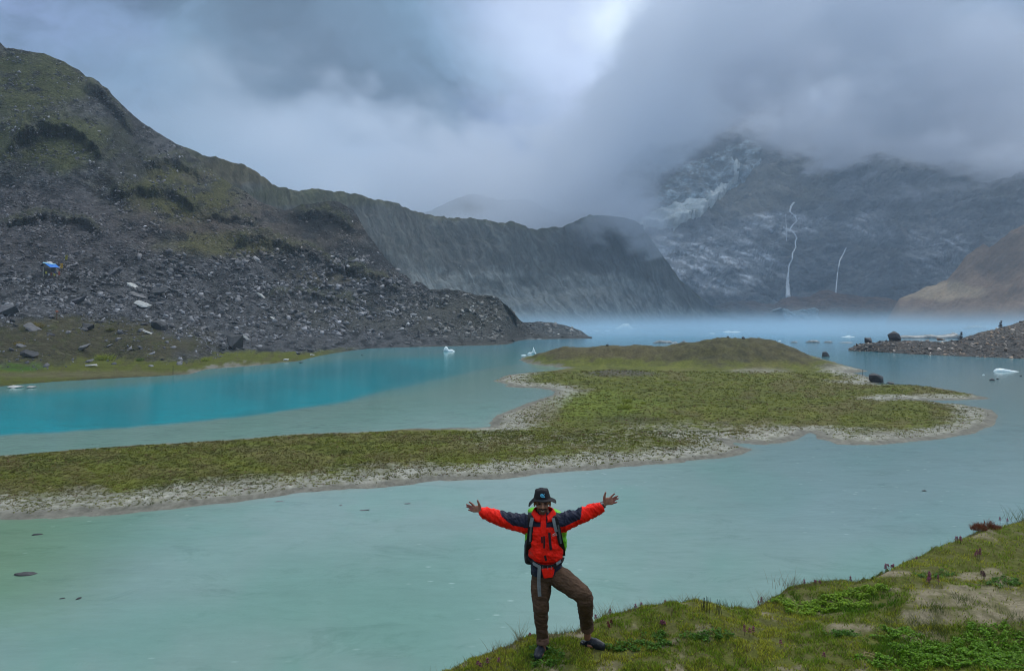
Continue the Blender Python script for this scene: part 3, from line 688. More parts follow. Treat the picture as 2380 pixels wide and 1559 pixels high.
# the deep turquoise channel on the left, cut off by a pale shelf along its near side
lo = np.interp(fx, [-1500, 0, 300, 560, 800, 900, 1000, 1100, 1250], [1080, 1011, 992, 968, 932, 905, 882, 862, 840]) + fbm(fx / 90, 0 * fy, 2.2, 3) * 3
hi = np.interp(fx, [-1500, 0, 300, 600, 800, 1000, 1250], [930, 905, 884, 850, 826, 815, 808])
deep = (1 - sst(-5, 7, (fy - lo) / (1 + sst(700, 1100, fx) * 5))) * sst(0, 26, fy - hi) * (1 - sst(950, 1200, fx) * .8)
left = (1 - sst(1150, 1350, fx)) * (fy < 1080) * 1.0
paint(left * (1 - sst(800, 1100, fx) * .4) * .55 * (fy < lo), rgb(60, 140, 142))
paint(deep, rgb(0, 150, 162)); paint(deep * sst(-.2, .4, n1) * .5, rgb(0, 118, 128))
paint((fy >= lo) * left * .5 * sst(0, 8, fy - lo), rgb(110, 150, 138))
# pale shallows along the bars
sdi, _ = poly_dist(X, Y, poly); sh = (1 - sst(0, 2.2, -sdi)) * (sdi < 1) * (fy > 860); paint(sh * .45, rgb(140, 146, 132))
t = NT('glacial_lake_water')
c = t.attr('Col')
n = t.noise(.45, 5, .6, t.pos(scale=(.5, 1.2, 1))); nf = t.noise(2.2, 4, .6, t.pos(scale=(.45, 1.3, 1)))
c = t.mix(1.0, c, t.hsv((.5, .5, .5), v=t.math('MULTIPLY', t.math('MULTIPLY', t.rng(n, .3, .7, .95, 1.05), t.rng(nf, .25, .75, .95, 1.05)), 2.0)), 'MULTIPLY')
fl = t.voro(1.1, t.pos(scale=(.7, 1.4, 1)), out='Distance')
flk = t.math('MULTIPLY', t.rng(fl, .05, .12, 1.0, 0.0), t.rng(t.noise(.06, 3), .46, .56))
c = t.mix(t.math('MULTIPLY', flk, .45, True), c, (.42, .56, .52))
# dark wisps of weed and stones showing through the shallows
vx = t.noise(.42, 7, .76, t.pos(scale=(.6, 1.0, 1)), dist=.8)
c = t.mix(t.math('MULTIPLY', t.rng(vx, .54, .66), .30, True), c, t.mix(1.0, c, (.45, .55, .5), 'MULTIPLY'))
rip = t.noise(5.5, 3, .6, t.pos(scale=(.6, 1.4, 1))); rip2 = t.noise(1.3, 4, .6, t.pos(scale=(.8, 1.1, 1)))
rings = t.new('ShaderNodeTexVoronoi'); rings.inputs['Scale'].default_value = .9; t.L.new(t.pos(), rings.inputs['Vector'])
rg = t.math('MULTIPLY', t.math('SINE', t.math('MULTIPLY', rings.outputs['Distance'], 60.0)), t.rng(rings.outputs['Distance'], .05, .28, 1.0, 0.0))
h = t.math('ADD', t.math('ADD', t.math('MULTIPLY', rip, .35), rip2), t.math('MULTIPLY', rg, .10))
m_water = t.done(c, .11, .36, t.bump(h, .16, .08)); t.b.inputs['IOR'].default_value = 1.33
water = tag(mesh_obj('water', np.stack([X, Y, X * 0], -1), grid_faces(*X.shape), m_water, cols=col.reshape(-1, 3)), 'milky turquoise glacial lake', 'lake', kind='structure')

# lake bed and country beyond, one sheet to the horizon
t = NT('valley_floor'); m_floor = t.done(t.mix(t.noise(.01, 5), (.07, .07, .06), (.13, .12, .10)), .95, .1)
ang = np.linspace(0, 2 * math.pi, 65)[:-1]; rr = [0, 60, 300, 1500, 6000]
vs = [(0, 0, -2.5)]
for r in rr[1:]:
    for a in ang: vs.append((r * math.cos(a), r * math.sin(a), -2.5))
fs = [(0, 1 + i, 1 + (i + 1) % 64) for i in range(64)]
for k in range(3):
    for i in range(64): fs.append((1 + k * 64 + i, 1 + (k + 1) * 64 + i, 1 + (k + 1) * 64 + (i + 1) % 64, 1 + k * 64 + (i + 1) % 64))
tag(mesh_obj('ground', vs, fs, m_floor), 'grey brown valley floor under and around the lake', 'ground', kind='structure')
# ------------------------------------------------------------------ rocks
rng = np.random.RandomState(11)
def rock_hull(seed, flat=.35, n=16, jag=.25):
    r = np.random.RandomState(seed)
    pts = []
    while len(pts) < n:
        p = r.uniform(-1, 1, 3)
        if abs(p[0]) ** 4 + abs(p[1]) ** 4 + abs(p[2]) ** 4 < 1.15 and max(abs(p)) > .62: pts.append(p * np.array([1, r.uniform(.6, .85), flat]))
    bm = bmesh.new()
    for p in pts: bm.verts.new(p)
    res = bmesh.ops.convex_hull(bm, input=bm.verts)
    for v in [v for v in bm.verts if not v.link_faces]: bm.verts.remove(v)
    bmesh.ops.dissolve_limit(bm, angle_limit=.22, verts=bm.verts, edges=bm.edges)
    bmesh.ops.triangulate(bm, faces=bm.faces)
    bm.verts.ensure_lookup_table()
    v = np.array([x.co[:] for x in bm.verts]); f = np.array([[a.index for a in q.verts] for q in bm.faces]); bm.free()
    return v, f
def rock_material(name, ca, cb, moss=None):
    t = NT(name); p = t.pos()
    oi = t.new('ShaderNodeObjectInfo')
    n = t.noise(1.1, 6, .65, p); n2 = t.noise(6, 4, .6, p)
    c = t.mix(oi.outputs['Random'], ca, cb)
    v = t.math('MULTIPLY', t.rng(n, .3, .7, .7, 1.3), t.rng(n2, .3, .7, .82, 1.18))
    c = t.mix(1.0, c, t.hsv((.5, .5, .5), v=t.math('MULTIPLY', v, 2.0)), 'MULTIPLY')
    if moss: c = t.mix(t.rng(n, .58, .66), c, moss)
    return t.done(c, .75, .35, t.bump(t.math('ADD', n, t.math('MULTIPLY', n2, .3)), .7, .12))
m_slate = rock_material('slate_rock', (.085, .088, .105), (.17, .17, .175))
m_dark = rock_material('wet_dark_rock', (.045, .048, .055), (.075, .075, .080))
m_palerock = rock_material('pale_rock', (.32, .33, .32), (.48, .49, .48))
m_brownrock = rock_material('brown_rock', (.14, .105, .08), (.20, .175, .15))
SL = [rock_hull(100 + k, r, 14) for k, r in enumerate([.14, .2, .16, .3, .12, .24, .4, .18, .28, .5])]
SL = [(v, f) for v, f in SL]
def round_hull(seed):
    r = np.random.RandomState(seed); p = r.normal(size=(40, 3)); p /= np.linalg.norm(p, axis=1)[:, None]; p *= r.uniform(.82, 1.06, (40, 1)) * np.array([1, .8, .8]); p[:, 2] -= .15 * p[:, 0]
    bm = bmesh.new()
    for q in p: bm.verts.new(q)
    bmesh.ops.convex_hull(bm, input=bm.verts)
    for v in [v for v in bm.verts if not v.link_faces]: bm.verts.remove(v)
    bm.verts.ensure_lookup_table(); bm.verts.index_update()
    v = np.array([x.co[:] for x in bm.verts]); f = np.array([[a.index for a in q.verts] for q in bm.faces]); bm.free(); return v, f
RD = [round_hull(300 + k) for k in range(4)]
def shared(v, f, name, mat):
    me = bpy.data.meshes.new(name); me.from_pydata([tuple(a) for a in v], [], [tuple(a) for a in f]); me.materials.append(mat); me.update(); return me
SLM = [shared(v, f, 'slab', m_slate) for v, f in SL]; SLD = [shared(v, f, 'slab', m_dark) for v, f in SL]
SLB = [shared(v, f, 'slab', m_brownrock) for v, f in SL]; SLP = [shared(v, f, 'slab', m_palerock) for v, f in SL]
RDM = [shared(v, f, 'boulder', m_dark) for v, f in RD]; RDS = [shared(v, f, 'boulder', m_slate) for v, f in RD]
def rock(me, loc, s, rot, label, cat='rock', group=None, name='rock', scale=(1, 1, 1)):
    o = bpy.data.objects.new(name, me); COL.objects.link(o); o.location = loc; o.rotation_euler = rot
    o.scale = (s * scale[0], s * scale[1], s * scale[2]); return tag(o, label, cat, group)

def field_points(G, n, dens, sx0, sx1):
    """random points of a terrain grid, uniform in the frame, thinned by dens(fx, fy, V)"""
    X, Y, Z, fx, fy, V = G; out = []
    nr, nc = X.shape
    r = rng.randint(0, nr - 1, n * 6); c = rng.randint(0, nc - 1, n * 6)
    # weight by visible screen area of each cell row
    a = np.clip(fy[r, c] - fy[r + 1, c], 0, 8)
    k = rng.rand(len(r)) < a / 2.0 * dens(fx[r, c], fy[r, c], V[r, c]) 
    r, c = r[k][:n], c[k][:n]; u = rng.rand(len(r)); w = rng.rand(len(r))
    def it(A): return A[r, c] * (1 - u) * (1 - w) + A[r + 1, c] * u * (1 - w) + A[r, c + 1] * (1 - u) * w + A[r + 1, c + 1] * u * w
    return it(X), it(Y), it(Z), it(fx), it(fy)
def stuff_rocks(name, pts, size_px, mats, label, cat, tilt=.55, pow_=2.2, maxpx=4.2, shapes=SL):
    """many small stones in one mesh, sized in pixels of the 1024 frame at their distance"""
    PX, PY, PZ, fx, fy = pts; n = len(PX); vs, fs, cs, base = [], [], [], 0
    s = size_px * (rng.pareto(pow_, n) + .45); s = np.clip(s, .35, maxpx) * PY / 740.0 * .5
    kind = rng.randint(0, len(shapes), n)
    for k in range(len(shapes)):
        v, f = shapes[k]; idx = np.where(kind == k)[0]
        if not len(idx): continue
        m = len(idx); yaw = rng.uniform(0, 6.28, m); tx = rng.normal(.25, tilt, m); ty = rng.normal(.12, tilt * .7, m)
        cz, sz = np.cos(yaw), np.sin(yaw); V = np.broadcast_to(v[None], (m,) + v.shape) * s[idx][:, None, None]
        x, y, z = V[..., 0], V[..., 1], V[..., 2]
        x, y = x * cz[:, None] - y * sz[:, None], x * sz[:, None] + y * cz[:, None]
        c, q = np.cos(tx)[:, None], np.sin(tx)[:, None]; y, z = y * c - z * q, y * q + z * c
        c, q = np.cos(ty)[:, None], np.sin(ty)[:, None]; x, z = x * c + z * q, -x * q + z * c
        W = np.stack([x + PX[idx][:, None], y + PY[idx][:, None], z + PZ[idx][:, None] + s[idx][:, None] * .1], -1)
        vs.append(W.reshape(-1, 3)); fs.append((f[None] + (np.arange(m) * len(v))[:, None, None] + base).reshape(-1, 3)); base += m * len(v)
        g = np.clip(rng.lognormal(0, .45, m), .3, 2.2) * np.where(rng.rand(m) < .025, 2.3, 1)
        cs.append(np.repeat(mats(fx[idx], fy[idx]) * g[:, None], len(v), 0))
    return tag(mesh_obj(name, np.concatenate(vs), np.concatenate(fs), m_scree, smooth=False, cols=np.concatenate(cs)), label, cat, kind='stuff')
t = NT('scree_stones'); m_scree = t.done(t.attr('Col'), .8, .3)
def hill_cols(fx, fy):
    c = np.broadcast_to(np.array([.135, .138, .15]), (len(fx), 3)).copy()
    w = np.clip(blob(fx, fy, 620, 520, 300, 80, .9, seed=4), 0, 1)[:, None] * .6; c = c * (1 - w) + np.array([.13, .11, .09]) * w
    w = np.clip(blob(fx, fy, 60, 530, 420, 100, .9), 0, 1)[:, None] * .6; c = c * (1 - w) + np.array([.125, .12, .13]) * w
    w = sst(850, 1100, fx)[:, None] * .7; c = c * (1 - w) + np.array([.15, .15, .138]) * w
    return c
def hill_dens(fx, fy, V):
    d = np.where(V > 2.9, .55, .12) * (V > 1.6) * (V < 8)
    nn = fbm(fx / 60, fy / 34, 12.2, 4)
    d = d * (.12 + 1.25 * sst(-.15, .3, nn))
    d = np.where((fx < 860) & (fy > 590) & (V > 2.9), d * 1.5, d)
    d = np.where(V > 6.2, d * .42, d)
    d = d * (1 - .75 * blob(fx, fy, 190, 800, 280, 62, .5, .2, 3))
    d = d * (1 - .8 * blob(fx, fy, 530, 575, 140, 24, .8, .3)) * (1 - .6 * blob(fx, fy, 740, 500, 90, 60, .8, .3))
    return np.clip(d, 0, 1)
pts = field_points(HG, 44000, hill_dens, 0, 1370)
near = pts[4] > 585
stuff_rocks('scree', tuple(a[near] for a in pts), 1.55, hill_cols, 'broken grey slate covering the lower left hillside', 'scree', maxpx=8)
stuff_rocks('scree', tuple(a[~near] for a in pts), 1.25, hill_cols, 'smaller slate rubble scattered over the upper left hillside', 'scree', maxpx=4.5)
pts = field_points(HG, 2600, lambda fx, fy, V: blob(fx, fy, 340, 715, 190, 85, .6, .35, 4) * (V > 2.05) * (V < 5.2), 0, 1)
stuff_rocks('scree', pts, 2.5, lambda a, b: np.broadcast_to(np.array([.115, .118, .13]), (len(a), 3)).copy(), 'dark heap of larger slate blocks right of the grassy hummock', 'scree', maxpx=9)
pts = field_points(MG, 3500, lambda fx, fy, V: np.where(V > 1.4, .25, .03) * (fx > 420), 0, 1)
stuff_rocks('scree', pts, .55, lambda fx, fy: np.broadcast_to(np.array([.12, .125, .125]), (len(fx), 3)).copy(), 'stones dotted over the gullied moraine wall', 'scree', maxpx=1.8)
def head_cols(fx, fy):
    c = np.broadcast_to(np.array([.20, .175, .155]), (len(fx), 3)).copy(); w = (rng.rand(len(fx)) < .35)[:, None]
    return np.where(w, np.array([.21, .155, .115]), c)
pts = field_points(RG, 5200, lambda fx, fy, V: np.where(V < 3.02, .9, 0) * (V > .95), 0, 1)
stuff_rocks('scree', pts, 1.7, head_cols, 'brown and grey rubble on the right headland', 'scree', maxpx=5.5)

# the largest slabs of the left slope, each a thing of its own
def surf_at(G, x, y): return on_grid(G, x, y, 1.0, 7.9)
GR = 'large slate slabs lying in the left boulder field'
Xg_, Yg_, Zg_, fxg_, fyg_, Vg_ = HG
cand = field_points(HG, 1500, lambda fx, fy, V: ((V > 2.6) & (V < 5.2) & (fy > 600)).astype(float) * np.where(fx < 900, .9, .35) * (1 - blob(fx, fy, 190, 800, 250, 50, .4, .1)), 0, 1)
zones = [
 (lambda x, y: y > 600 and x < 200 and y < 735, 52, 'grey slate slab in the boulder field below the blue roofed hut', 'slate slabs below the hut'),
 (lambda x, y: 200 <= x < 480 and y > 610, 72, 'slate slab in the dark heap of blocks right of the grassy hummock', 'slate slabs heaped right of the hummock'),
 (lambda x, y: 480 <= x < 760, 46, 'slate slab in the scree above the square block on the shore', 'slate slabs above the shore block'),
 (lambda x, y: 760 <= x < 1180, 30, 'slate slab on the far end of the left slope near the lake', 'slate slabs at the far end of the slope')]
LOOSE = []
for cond, cnt, lab, grp in zones:
    idx = [i for i in range(len(cand[0])) if cond(cand[3][i], cand[4][i])][:cnt]
    for i in idx:
        px = float(np.clip(3.2 + rng.pareto(2.5) * 3.2, 3.2, 12)) if 200 <= cand[3][i] < 480 else float(np.clip(2.8 + rng.pareto(3) * 2, 2.8, 8))
        s = px * cand[1][i] / 740 * .5
        me = (SLM if rng.rand() < .7 else SLD)[rng.randint(len(SLM))]
        LOOSE.append((rock(me, (cand[0][i], cand[1][i], cand[2][i] + s * .18), s, (rng.normal(.35, .35), rng.normal(.2, .35), rng.uniform(0, 6.28)), lab, 'rock', grp), cand[3][i], cand[4][i], 'dark slab' if me in SLD else 'grey slab', 0))
def place(x, y, wpx, mesh, rot, label, G=HG, scale=(1, 1, 1), name='rock', cat='rock', up=.2, group=None):
    """x, y, width in the 2380-wide frame"""
    q = surf_at(G, x, y); s = wpx / F * q.y * .5
    return rock(mesh, (q.x, q.y, q.z + s * up), s, rot, label, cat, group, name, scale)
place(335, 712, 46, SLP[1], (.45, .35, .1), 'large pale tilted slab in the middle of the dark block heap', scale=(1, .7, .8))
place(322, 690, 44, SLM[3], (.3, .45, .2), 'long grey block just above the pale tilted slab')
place(312, 668, 34, SLP[4], (.5, .5, .4), 'pale pointed slab at the top of the dark block heap')
place(372, 765, 40, RDM[1], (.1, .2, .6), 'black boulder at the lower edge of the block heap', up=.35)
place(368, 685, 46, SLD[6], (.3, -.3, .5), 'dark ridge shaped rock in the upper scree', up=.3)
place(182, 706, 48, SLM[6], (.2, -.35, .0), 'broad grey wedge of slate at the top of the grassy hummock', up=.25)
place(265, 640, 48, SLM[3], (.5, -.5, .1), 'big grey slab leaning on the crest right of the hut', up=.35)
place(15, 734, 50, SLM[9], (.05, .0, .1), 'flat topped grey block at the left edge on the hummock', up=.5)
place(78, 766, 44, SLM[1], (.35, .55, .2), 'thin plate lying aslant on the left face of the hummock')
place(204, 766, 32, SLD[9], (.1, .1, .3), 'squat violet grey block on the hummock face', up=.4)
place(195, 814, 34, SLM[6], (.2, -.3, .1), 'rounded grey slab low on the hummock', up=.4)
place(68, 830, 40, SLD[6], (.3, .3, .4), 'dark broken rock low on the left of the hummock', up=.3)
place(50, 806, 26, SLM[5], (.3, .3, .2), 'small grey slab beside a yellow tuft on the hummock')
place(120, 778, 22, SLD[5], (.3, .3, .2), 'small dark stone in the hollow of the hummock')
place(208, 845, 20, SLM[6], (.2, -.2, .5), 'small grey stone behind the white slab on the shore grass', up=.4)
place(216, 853, 34, SLP[4], (.1, .02, .05), 'white flat slab lying on the shore grass', up=.3)
q = place(545, 810, 46, SLD[9], (0, 0, .2), 'tall square block standing at the edge of the shore grass', scale=(1, 1, 1.9), up=.55)
place(345, 776, 30, SLP[2], (.3, .4, .3), 'small pale plate under the black boulder')
place(607, 690, 30, SLP[7], (.5, .6, .2), 'narrow white slab high in the middle of the scree', scale=(1, .5, 1))
place(640, 748, 30, SLP[0], (.4, .6, .0), 'narrow pale slab in the scree above the channel', scale=(1, .45, 1))
place(575, 790, 30, SLP[5], (.4, .7, .3), 'pale angular slab right above the square shore block', scale=(1, .6, 1))
place(665, 838, 14, SLP[6], (.1, .1, .3), 'small white stone at the water line of the left shore')
place(725, 826, 12, SLP[6], (.1, .1, .9), 'pale stone half way along the left shore')
for i, (x, y) in enumerate([(38, 899), (75, 899)]):
    rock(SLP[1], P3(x, y, 107.0), 1.15 - i * .4, (0, .02, .2 * i), ['long white stone at the left water edge', 'shorter white stone next to the long one at the left water edge'][i], 'rock')

# rocks on the right headland
GR = 'blocks of the right headland'
c2 = field_points(RG, 400, lambda fx, fy, V: ((V > 1.0) & (V < 2.9)).astype(float) * np.where(fx < 2250, 1, .6), 0, 1)
for i in range(min(56, len(c2[0]))):
    s = float(np.clip(2.6 + rng.pareto(3) * 2, 2.6, 7)) * c2[1][i] / 740 * .5
    me = (SLB, SLM, SLD)[rng.choice(3, p=[.45, .35, .2])][rng.randint(len(SLM))]
    lo = c2[3][i] < 2200
    ob_ = rock(me, (c2[0][i], c2[1][i], c2[2][i] + s * .2), s, (rng.normal(0, .3), rng.normal(0, .3), rng.uniform(0, 6.28)),
         'angular block on the low tip of the right headland' if lo else 'angular block on the rising part of the right headland', 'rock', 'blocks on the headland tip' if lo else 'blocks on the rising headland')
    LOOSE.append((ob_, c2[3][i], c2[4][i], 'brown block' if me in SLB else 'dark block' if me in SLD else 'grey block', 1))
place(2078, 786, 34, RDM[2], (.05, .1, .2), 'dark rounded block highest on the headland tip', G=RG, up=.5)
place(2019, 797, 26, SLD[9], (.05, .0, .7), 'dark square block at the left of the headland tip', G=RG, up=.5)
place(2185, 790, 22, SLB[6], (.1, .2, .1), 'brown pointed block behind the headland tip', G=RG, up=.5)
# boulders standing in the water and on the bar
def water_rock(x, y, wpx, me, rot, label, scale=(1, 1, 1), up=.25, cat='rock', group=None):
    Y = lake_Y(y); s = wpx / F * Y * .5
    return rock(me, ((x - CX) / F * Y, Y, s * up), s, rot, label, cat, group, 'boulder' if wpx > 20 else 'rock', scale)
water_rock(1919, 829, 24, RDM[0], (0, .1, .4), 'round dark boulder alone in the water right of the island', (1, .8, 1.1), .1)
water_rock(2037, 889, 42, RDM[1], (0, .15, .3), 'big dark boulder at the island shore', (1, .8, .95), .35)
water_rock(2072, 893, 26, SLD[5], (0, 0, .2), 'flat dark stone at the foot of the big boulder')
water_rock(2306, 884, 15, RDM[2], (0, 0, .2), 'larger of two small dark stones near the right edge', (1, .8, .7), .1)
water_rock(2318, 881, 9, RDM[3], (0, 0, 1.2), 'smaller of two small dark stones near the right edge', (1, .8, .7), .1)
water_rock(2373, 874, 9, RDM[0], (0, 0, .9), 'tiny dark stone at the right edge of the lake', (1, .8, .5), .1)
water_rock(60, 1334, 34, RDM[2], (0, 0, .1), 'dark mossy stone breaking the water at lower left', (1.5, 1.0, .35), .06)
water_rock(87, 1242, 18, RDM[0], (0, 0, .4), 'small dark stone in the green shallows at left', (1.4, .9, .3), .06)
water_rock(848, 1185, 20, SLM[3], (0, 0, .3), 'grey flat stone just under the surface left of the hiker', (1.3, .9, .5), .03)
water_rock(793, 1173, 13, SLM[5], (0, 0, 1.3), 'small flat stone under the surface beside the bigger grey one', (1.2, .9, .4), .03)
water_rock(946, 1170, 14, SLM[6], (0, 0, .3), 'small flat stone in the shallows nearest the hiker hand', (1.2, .9, .3), .03)
water_rock(648, 1165, 17, SLM[7], (0, 0, .5), 'thin flat stone in the shallows below the sandbar', (1.4, .9, .4), .02)
water_rock(145, 1390, 11, RDM[3], (0, 0, .5), 'small sunken stone below the mossy one', (1.3, .9, .25), .04)
water_rock(183, 1390, 14, RDM[1], (0, 0, 1.5), 'sunken stone right of another below the mossy one', (1.4, .9, .22), .04)
water_rock(2148, 1140, 12, RDM[3], (0, 0, .5), 'lone flat stone in the open water at right', (1.4, .9, .3), .05)
water_rock(700, 843, 9, RDM[1], (0, 0, .5), 'small dark stone off the left shore', (1, .8, .6), .1)
water_rock(842, 825, 7, RDM[2], (0, 0, .5), 'tiny dark stone in the channel mouth', (1, .8, .6), .1)
# stones on the island top
for x, y, w, me, lab in [(1728, 790, 11, RDM[0], 'dark knob of rock on top of the island'), (1692, 792, 7, RDM[2], 'small dark stone left of the knob on the island top'), (1412, 806, 8, RDM[3], 'clod on the low left shoulder of the island')]:
    Yc = 157 if x > 1600 else 164; s = w / F * Yc * .5; zz = island_height(np.array([(x - CX) / F * Yc]), np.array([float(Yc)]))[0][0]
    rock(me, ((x - CX) / F * Yc, Yc, zz + s * .3), s, (0, 0, .4), lab, 'rock')

# ------------------------------------------------------------------ cairns: stacked flat stones
def cairn(x, y, h, label, G=HG, n=6, base=None):
    q = surf_at(G, x, y) if base is None else base
    t_ = empty('cairn', (q.x, q.y, q.z - .1)); tag(t_, label, 'cairn')
    z = 0; w = h * .42
    for k in range(n):
        th = h / n * 1.1; v, f = SL[(k * 3 + 1) % len(SL)]
        mx = abs(v[:, 2]).max(); vv = v * np.array([w, w, th / 2 / mx])
        ob = mesh_obj('stone', vv, f, m_dark if k % 2 else m_slate, t_, smooth=False); ob.location = (rng.uniform(-.06, .06) * h, 0, z + th / 2); ob.rotation_euler = (0, 0, k * 1.3)
        z += th * .92; w *= .78
m_mark = m_dark
for x, y, h, lab in [(331, 634, 3.2, 'tall thin cairn on the crest of the boulder field'), (181, 638, 2.4, 'stumpy cairn right of the hut'), (757, 664, 3.6, 'pointed cairn on the ridge in the middle of the slope'), (801, 650, 4.0, 'broad cairn to the right of the pointed one'), (973, 783, 3.2, 'cairn near the water at the far end of the slope'), (1119, 783, 2.6, 'small cairn on the low spit')]:
    cairn(x, y, h, lab)
cairn(2228, 778, 2.6, 'cairn on the right headland', RG, 5)
cairn(2327, 760, 2.2, 'small cairn on the skyline of the right headland', RG, 4)

# ------------------------------------------------------------------ ice floating in the lake
t = NT('berg_ice'); n = t.noise(1.3, 5, .6)
m_ice = t.done(t.mix(t.rng(n, .3, .7), (.60, .80, .84), (.90, .95, .95)), .35, .5, t.bump(n, .5, .3))
t = NT('dirty_ice'); n = t.noise(.6, 5, .6)
m_gice = t.done(t.mix(t.rng(n, .35, .65), (.11, .14, .15), (.24, .28, .30)), .5, .4, t.bump(n, .5, .4))
def berg(x, y, wpx, prof, label, mat=m_ice, depth=.6, cat='iceberg', group=None):
    """prof: skyline heights (fractions of the width) from left to right"""
    Y = lake_Y(y); w = wpx / F * Y; n = 28; m = 9; vs = []; sd_ = abs(hash(label)) % 97 if False else len(label)
    xs_ = np.linspace(-.5, .5, n); pr = np.interp(xs_, np.linspace(-.5, .5, len(prof)), prof)
    for j in range(m):
        v = j / (m - 1) * 2 - 1
        for i in range(n):
            e = math.sqrt(max(0, 1 - v * v)); ez = e ** .7
            k = 1 + .18 * float(fbm(i * .35, j * .8, sd_, 3))
            vs.append((xs_[i] * w * (1 - .15 * v * v), v * w * depth * .5 * (.4 + .6 * math.sqrt(max(0, 1 - (2 * xs_[i]) ** 2))), pr[i] * w * ez * k - .03 * w))
    o = mesh_obj('iceberg', vs, grid_faces(m, n), mat, smooth=True); o.location = ((x - CX) / F * Y, Y, 0)
    so = o.modifiers.new('thick', 'SOLIDIFY'); so.thickness = w * .04; so.offset = -1
    return tag(o, label, cat, group)
berg(1044, 817, 28, [.05, .38, .46, .40, .22, .18, .22, .20, .12, .03], 'white floe with a hump, nearest to the left shore')
berg(1236, 823, 22, [.05, .16, .22, .24, .22, .35, .75, .55, .25, .1], 'small floe with an upright finger of ice at the island point')
berg(1217, 826, 14, [.04, .12, .18, .14, .05], 'thin curled floe beside the finger of ice')
berg(1452, 764, 46, [.03, .10, .14, .22, .30, .26, .30, .16, .08, .02], 'large pale blue iceberg far out in the mist', cat='iceberg')
berg(1546, 797, 62, [.02, .07, .12, .14, .11, .10, .12, .05, .08, .02], 'long grey floe behind the island crest', m_gice)
berg(1592, 797, 22, [.03, .20, .32, .15, .10, .02], 'small pointed grey floe right of the long one', m_gice)
berg(1700, 772, 44, [.02, .06, .10, .05, .08, .09, .03], 'broken white floes in the mist above the island')
berg(1655, 775, 14, [.03, .10, .12, .04], 'small white floe left of the broken ones in the mist')
berg(1972, 783, 38, [.02, .05, .05, .12, .05, .04, .01], 'low white floe in the mist right of the island')
berg(2340, 863, 62, [.03, .13, .15, .13, .10, .08, .06, .04, .02], 'bright white and turquoise floe near the right edge', depth=.5)
berg(2286, 871, 6, [.1, .3, .1], 'speck of ice left of the bright floe')
berg(1812, 793, 8, [.1, .35, .1], 'speck of ice in a row of grey slabs', m_ice)
for x, w, lab in [(1846, 18, 'first grey slab floating in a row beyond the island'), (1889, 34, 'widest grey slab floating in a row beyond the island'), (1925, 22, 'third grey slab floating in a row beyond the island'), (1965, 34, 'last thin grey slab floating in a row beyond the island')]:
    berg(x, 796, w, [.05, .16, .2, .18, .05] if w < 34 or x < 1900 else [.03, .07, .07, .04], lab, m_gice, .8)
berg(2118, 786, 80, [.05, .10, .12, .10, .11, .12, .06], 'low grey ice slab behind the headland tip', m_gice)
berg(2186, 786, 92, [.08, .12, .11, .10, .12, .13, .17, .05], 'long grey ice slab behind the middle of the headland', m_gice)
berg(2270, 766, 62, [.05, .16, .18, .17, .12, .03], 'pale grey domed floe behind the rising headland', m_gice)
berg(2310, 758, 60, [.03, .12, .22, .20, .10, .03], 'faint grey iceberg farthest behind the headland', m_gice)
for i, (x, w) in enumerate([(1358, 10), (1386, 12), (1412, 10), (1345, 8)]):
    berg(x, 769 if i < 3 else 763, w, [.05, .16, .14, .04], ['second tiny white floe left of the pale blue iceberg', 'tiny white floe closest to the island side of the iceberg row', 'tiny white floe closest to the pale blue iceberg', 'tiny white floe farthest left in the mist'][i], cat='iceberg', group='tiny floes by the far iceberg')
berg(1180, 792, 12, [.05, .2, .25, .05], 'small white floe beside the spit')
berg(1240, 788, 46, [.02, .06, .08, .03, .07, .02], 'thin grey white ice along the bay shore', m_gice)

# each loose slab is named by the nearest landmark, the side of it and its rank there
MARKS = [[(118,625,'the blue roofed hut'),(331,634,'the tall thin cairn'),(181,638,'the stumpy cairn'),(335,712,'the large pale tilted slab'),(372,765,'the black boulder in the heap'),(545,810,'the tall square shore block'),(131,742,'the marker with red cloth'),(607,690,'the narrow white slab'),(640,748,'the narrow pale slab'),(15,734,'the flat topped block at the left edge'),(265,640,'the big leaning crest slab'),(757,664,'the pointed cairn'),(801,650,'the broad cairn'),(973,783,'the cairn near the water'),(1119,783,'the cairn on the low spit'),(725,826,'the pale stone on the left shore')],
 [(2078,786,'the rounded block highest on the headland tip'),(2019,797,'the dark square block on the headland'),(2185,790,'the brown pointed block'),(2228,778,'the headland cairn'),(2327,760,'the skyline cairn'),(2340,863,'the bright floe')]]
DIRS = ['right of', 'below and right of', 'below', 'below and left of', 'left of', 'above and left of', 'above', 'above and right of']
ORD = ['nearest', 'second nearest', 'third nearest', 'fourth nearest', 'fifth nearest', 'sixth nearest', 'seventh nearest', 'eighth nearest', 'ninth nearest', 'tenth nearest', 'eleventh nearest', 'twelfth nearest', 'thirteenth nearest', 'fourteenth nearest', 'fifteenth nearest', 'sixteenth nearest', 'seventeenth nearest', 'eighteenth nearest', 'nineteenth nearest', 'twentieth nearest']
bins = {}
for ob_, x, y, kind_, side in LOOSE:
    mk = min(MARKS[side], key=lambda m: math.hypot(x - m[0], y - m[1])); a = math.degrees(math.atan2(y - mk[1], x - mk[0])) % 360
    bins.setdefault((mk[2], DIRS[int((a + 22.5) // 45) % 8], kind_), []).append((math.hypot(x - mk[0], y - mk[1]), ob_))
for (mk, dr, kd), items in bins.items():
    items.sort(key=lambda q: q[0])
    for k, (_, ob_) in enumerate(items): ob_['label'] = (ORD[min(k, 19)] + ' ' + kd + ' ' + dr + ' ' + mk) if len(items) > 1 else 'only large ' + kd + ' ' + dr + ' ' + mk
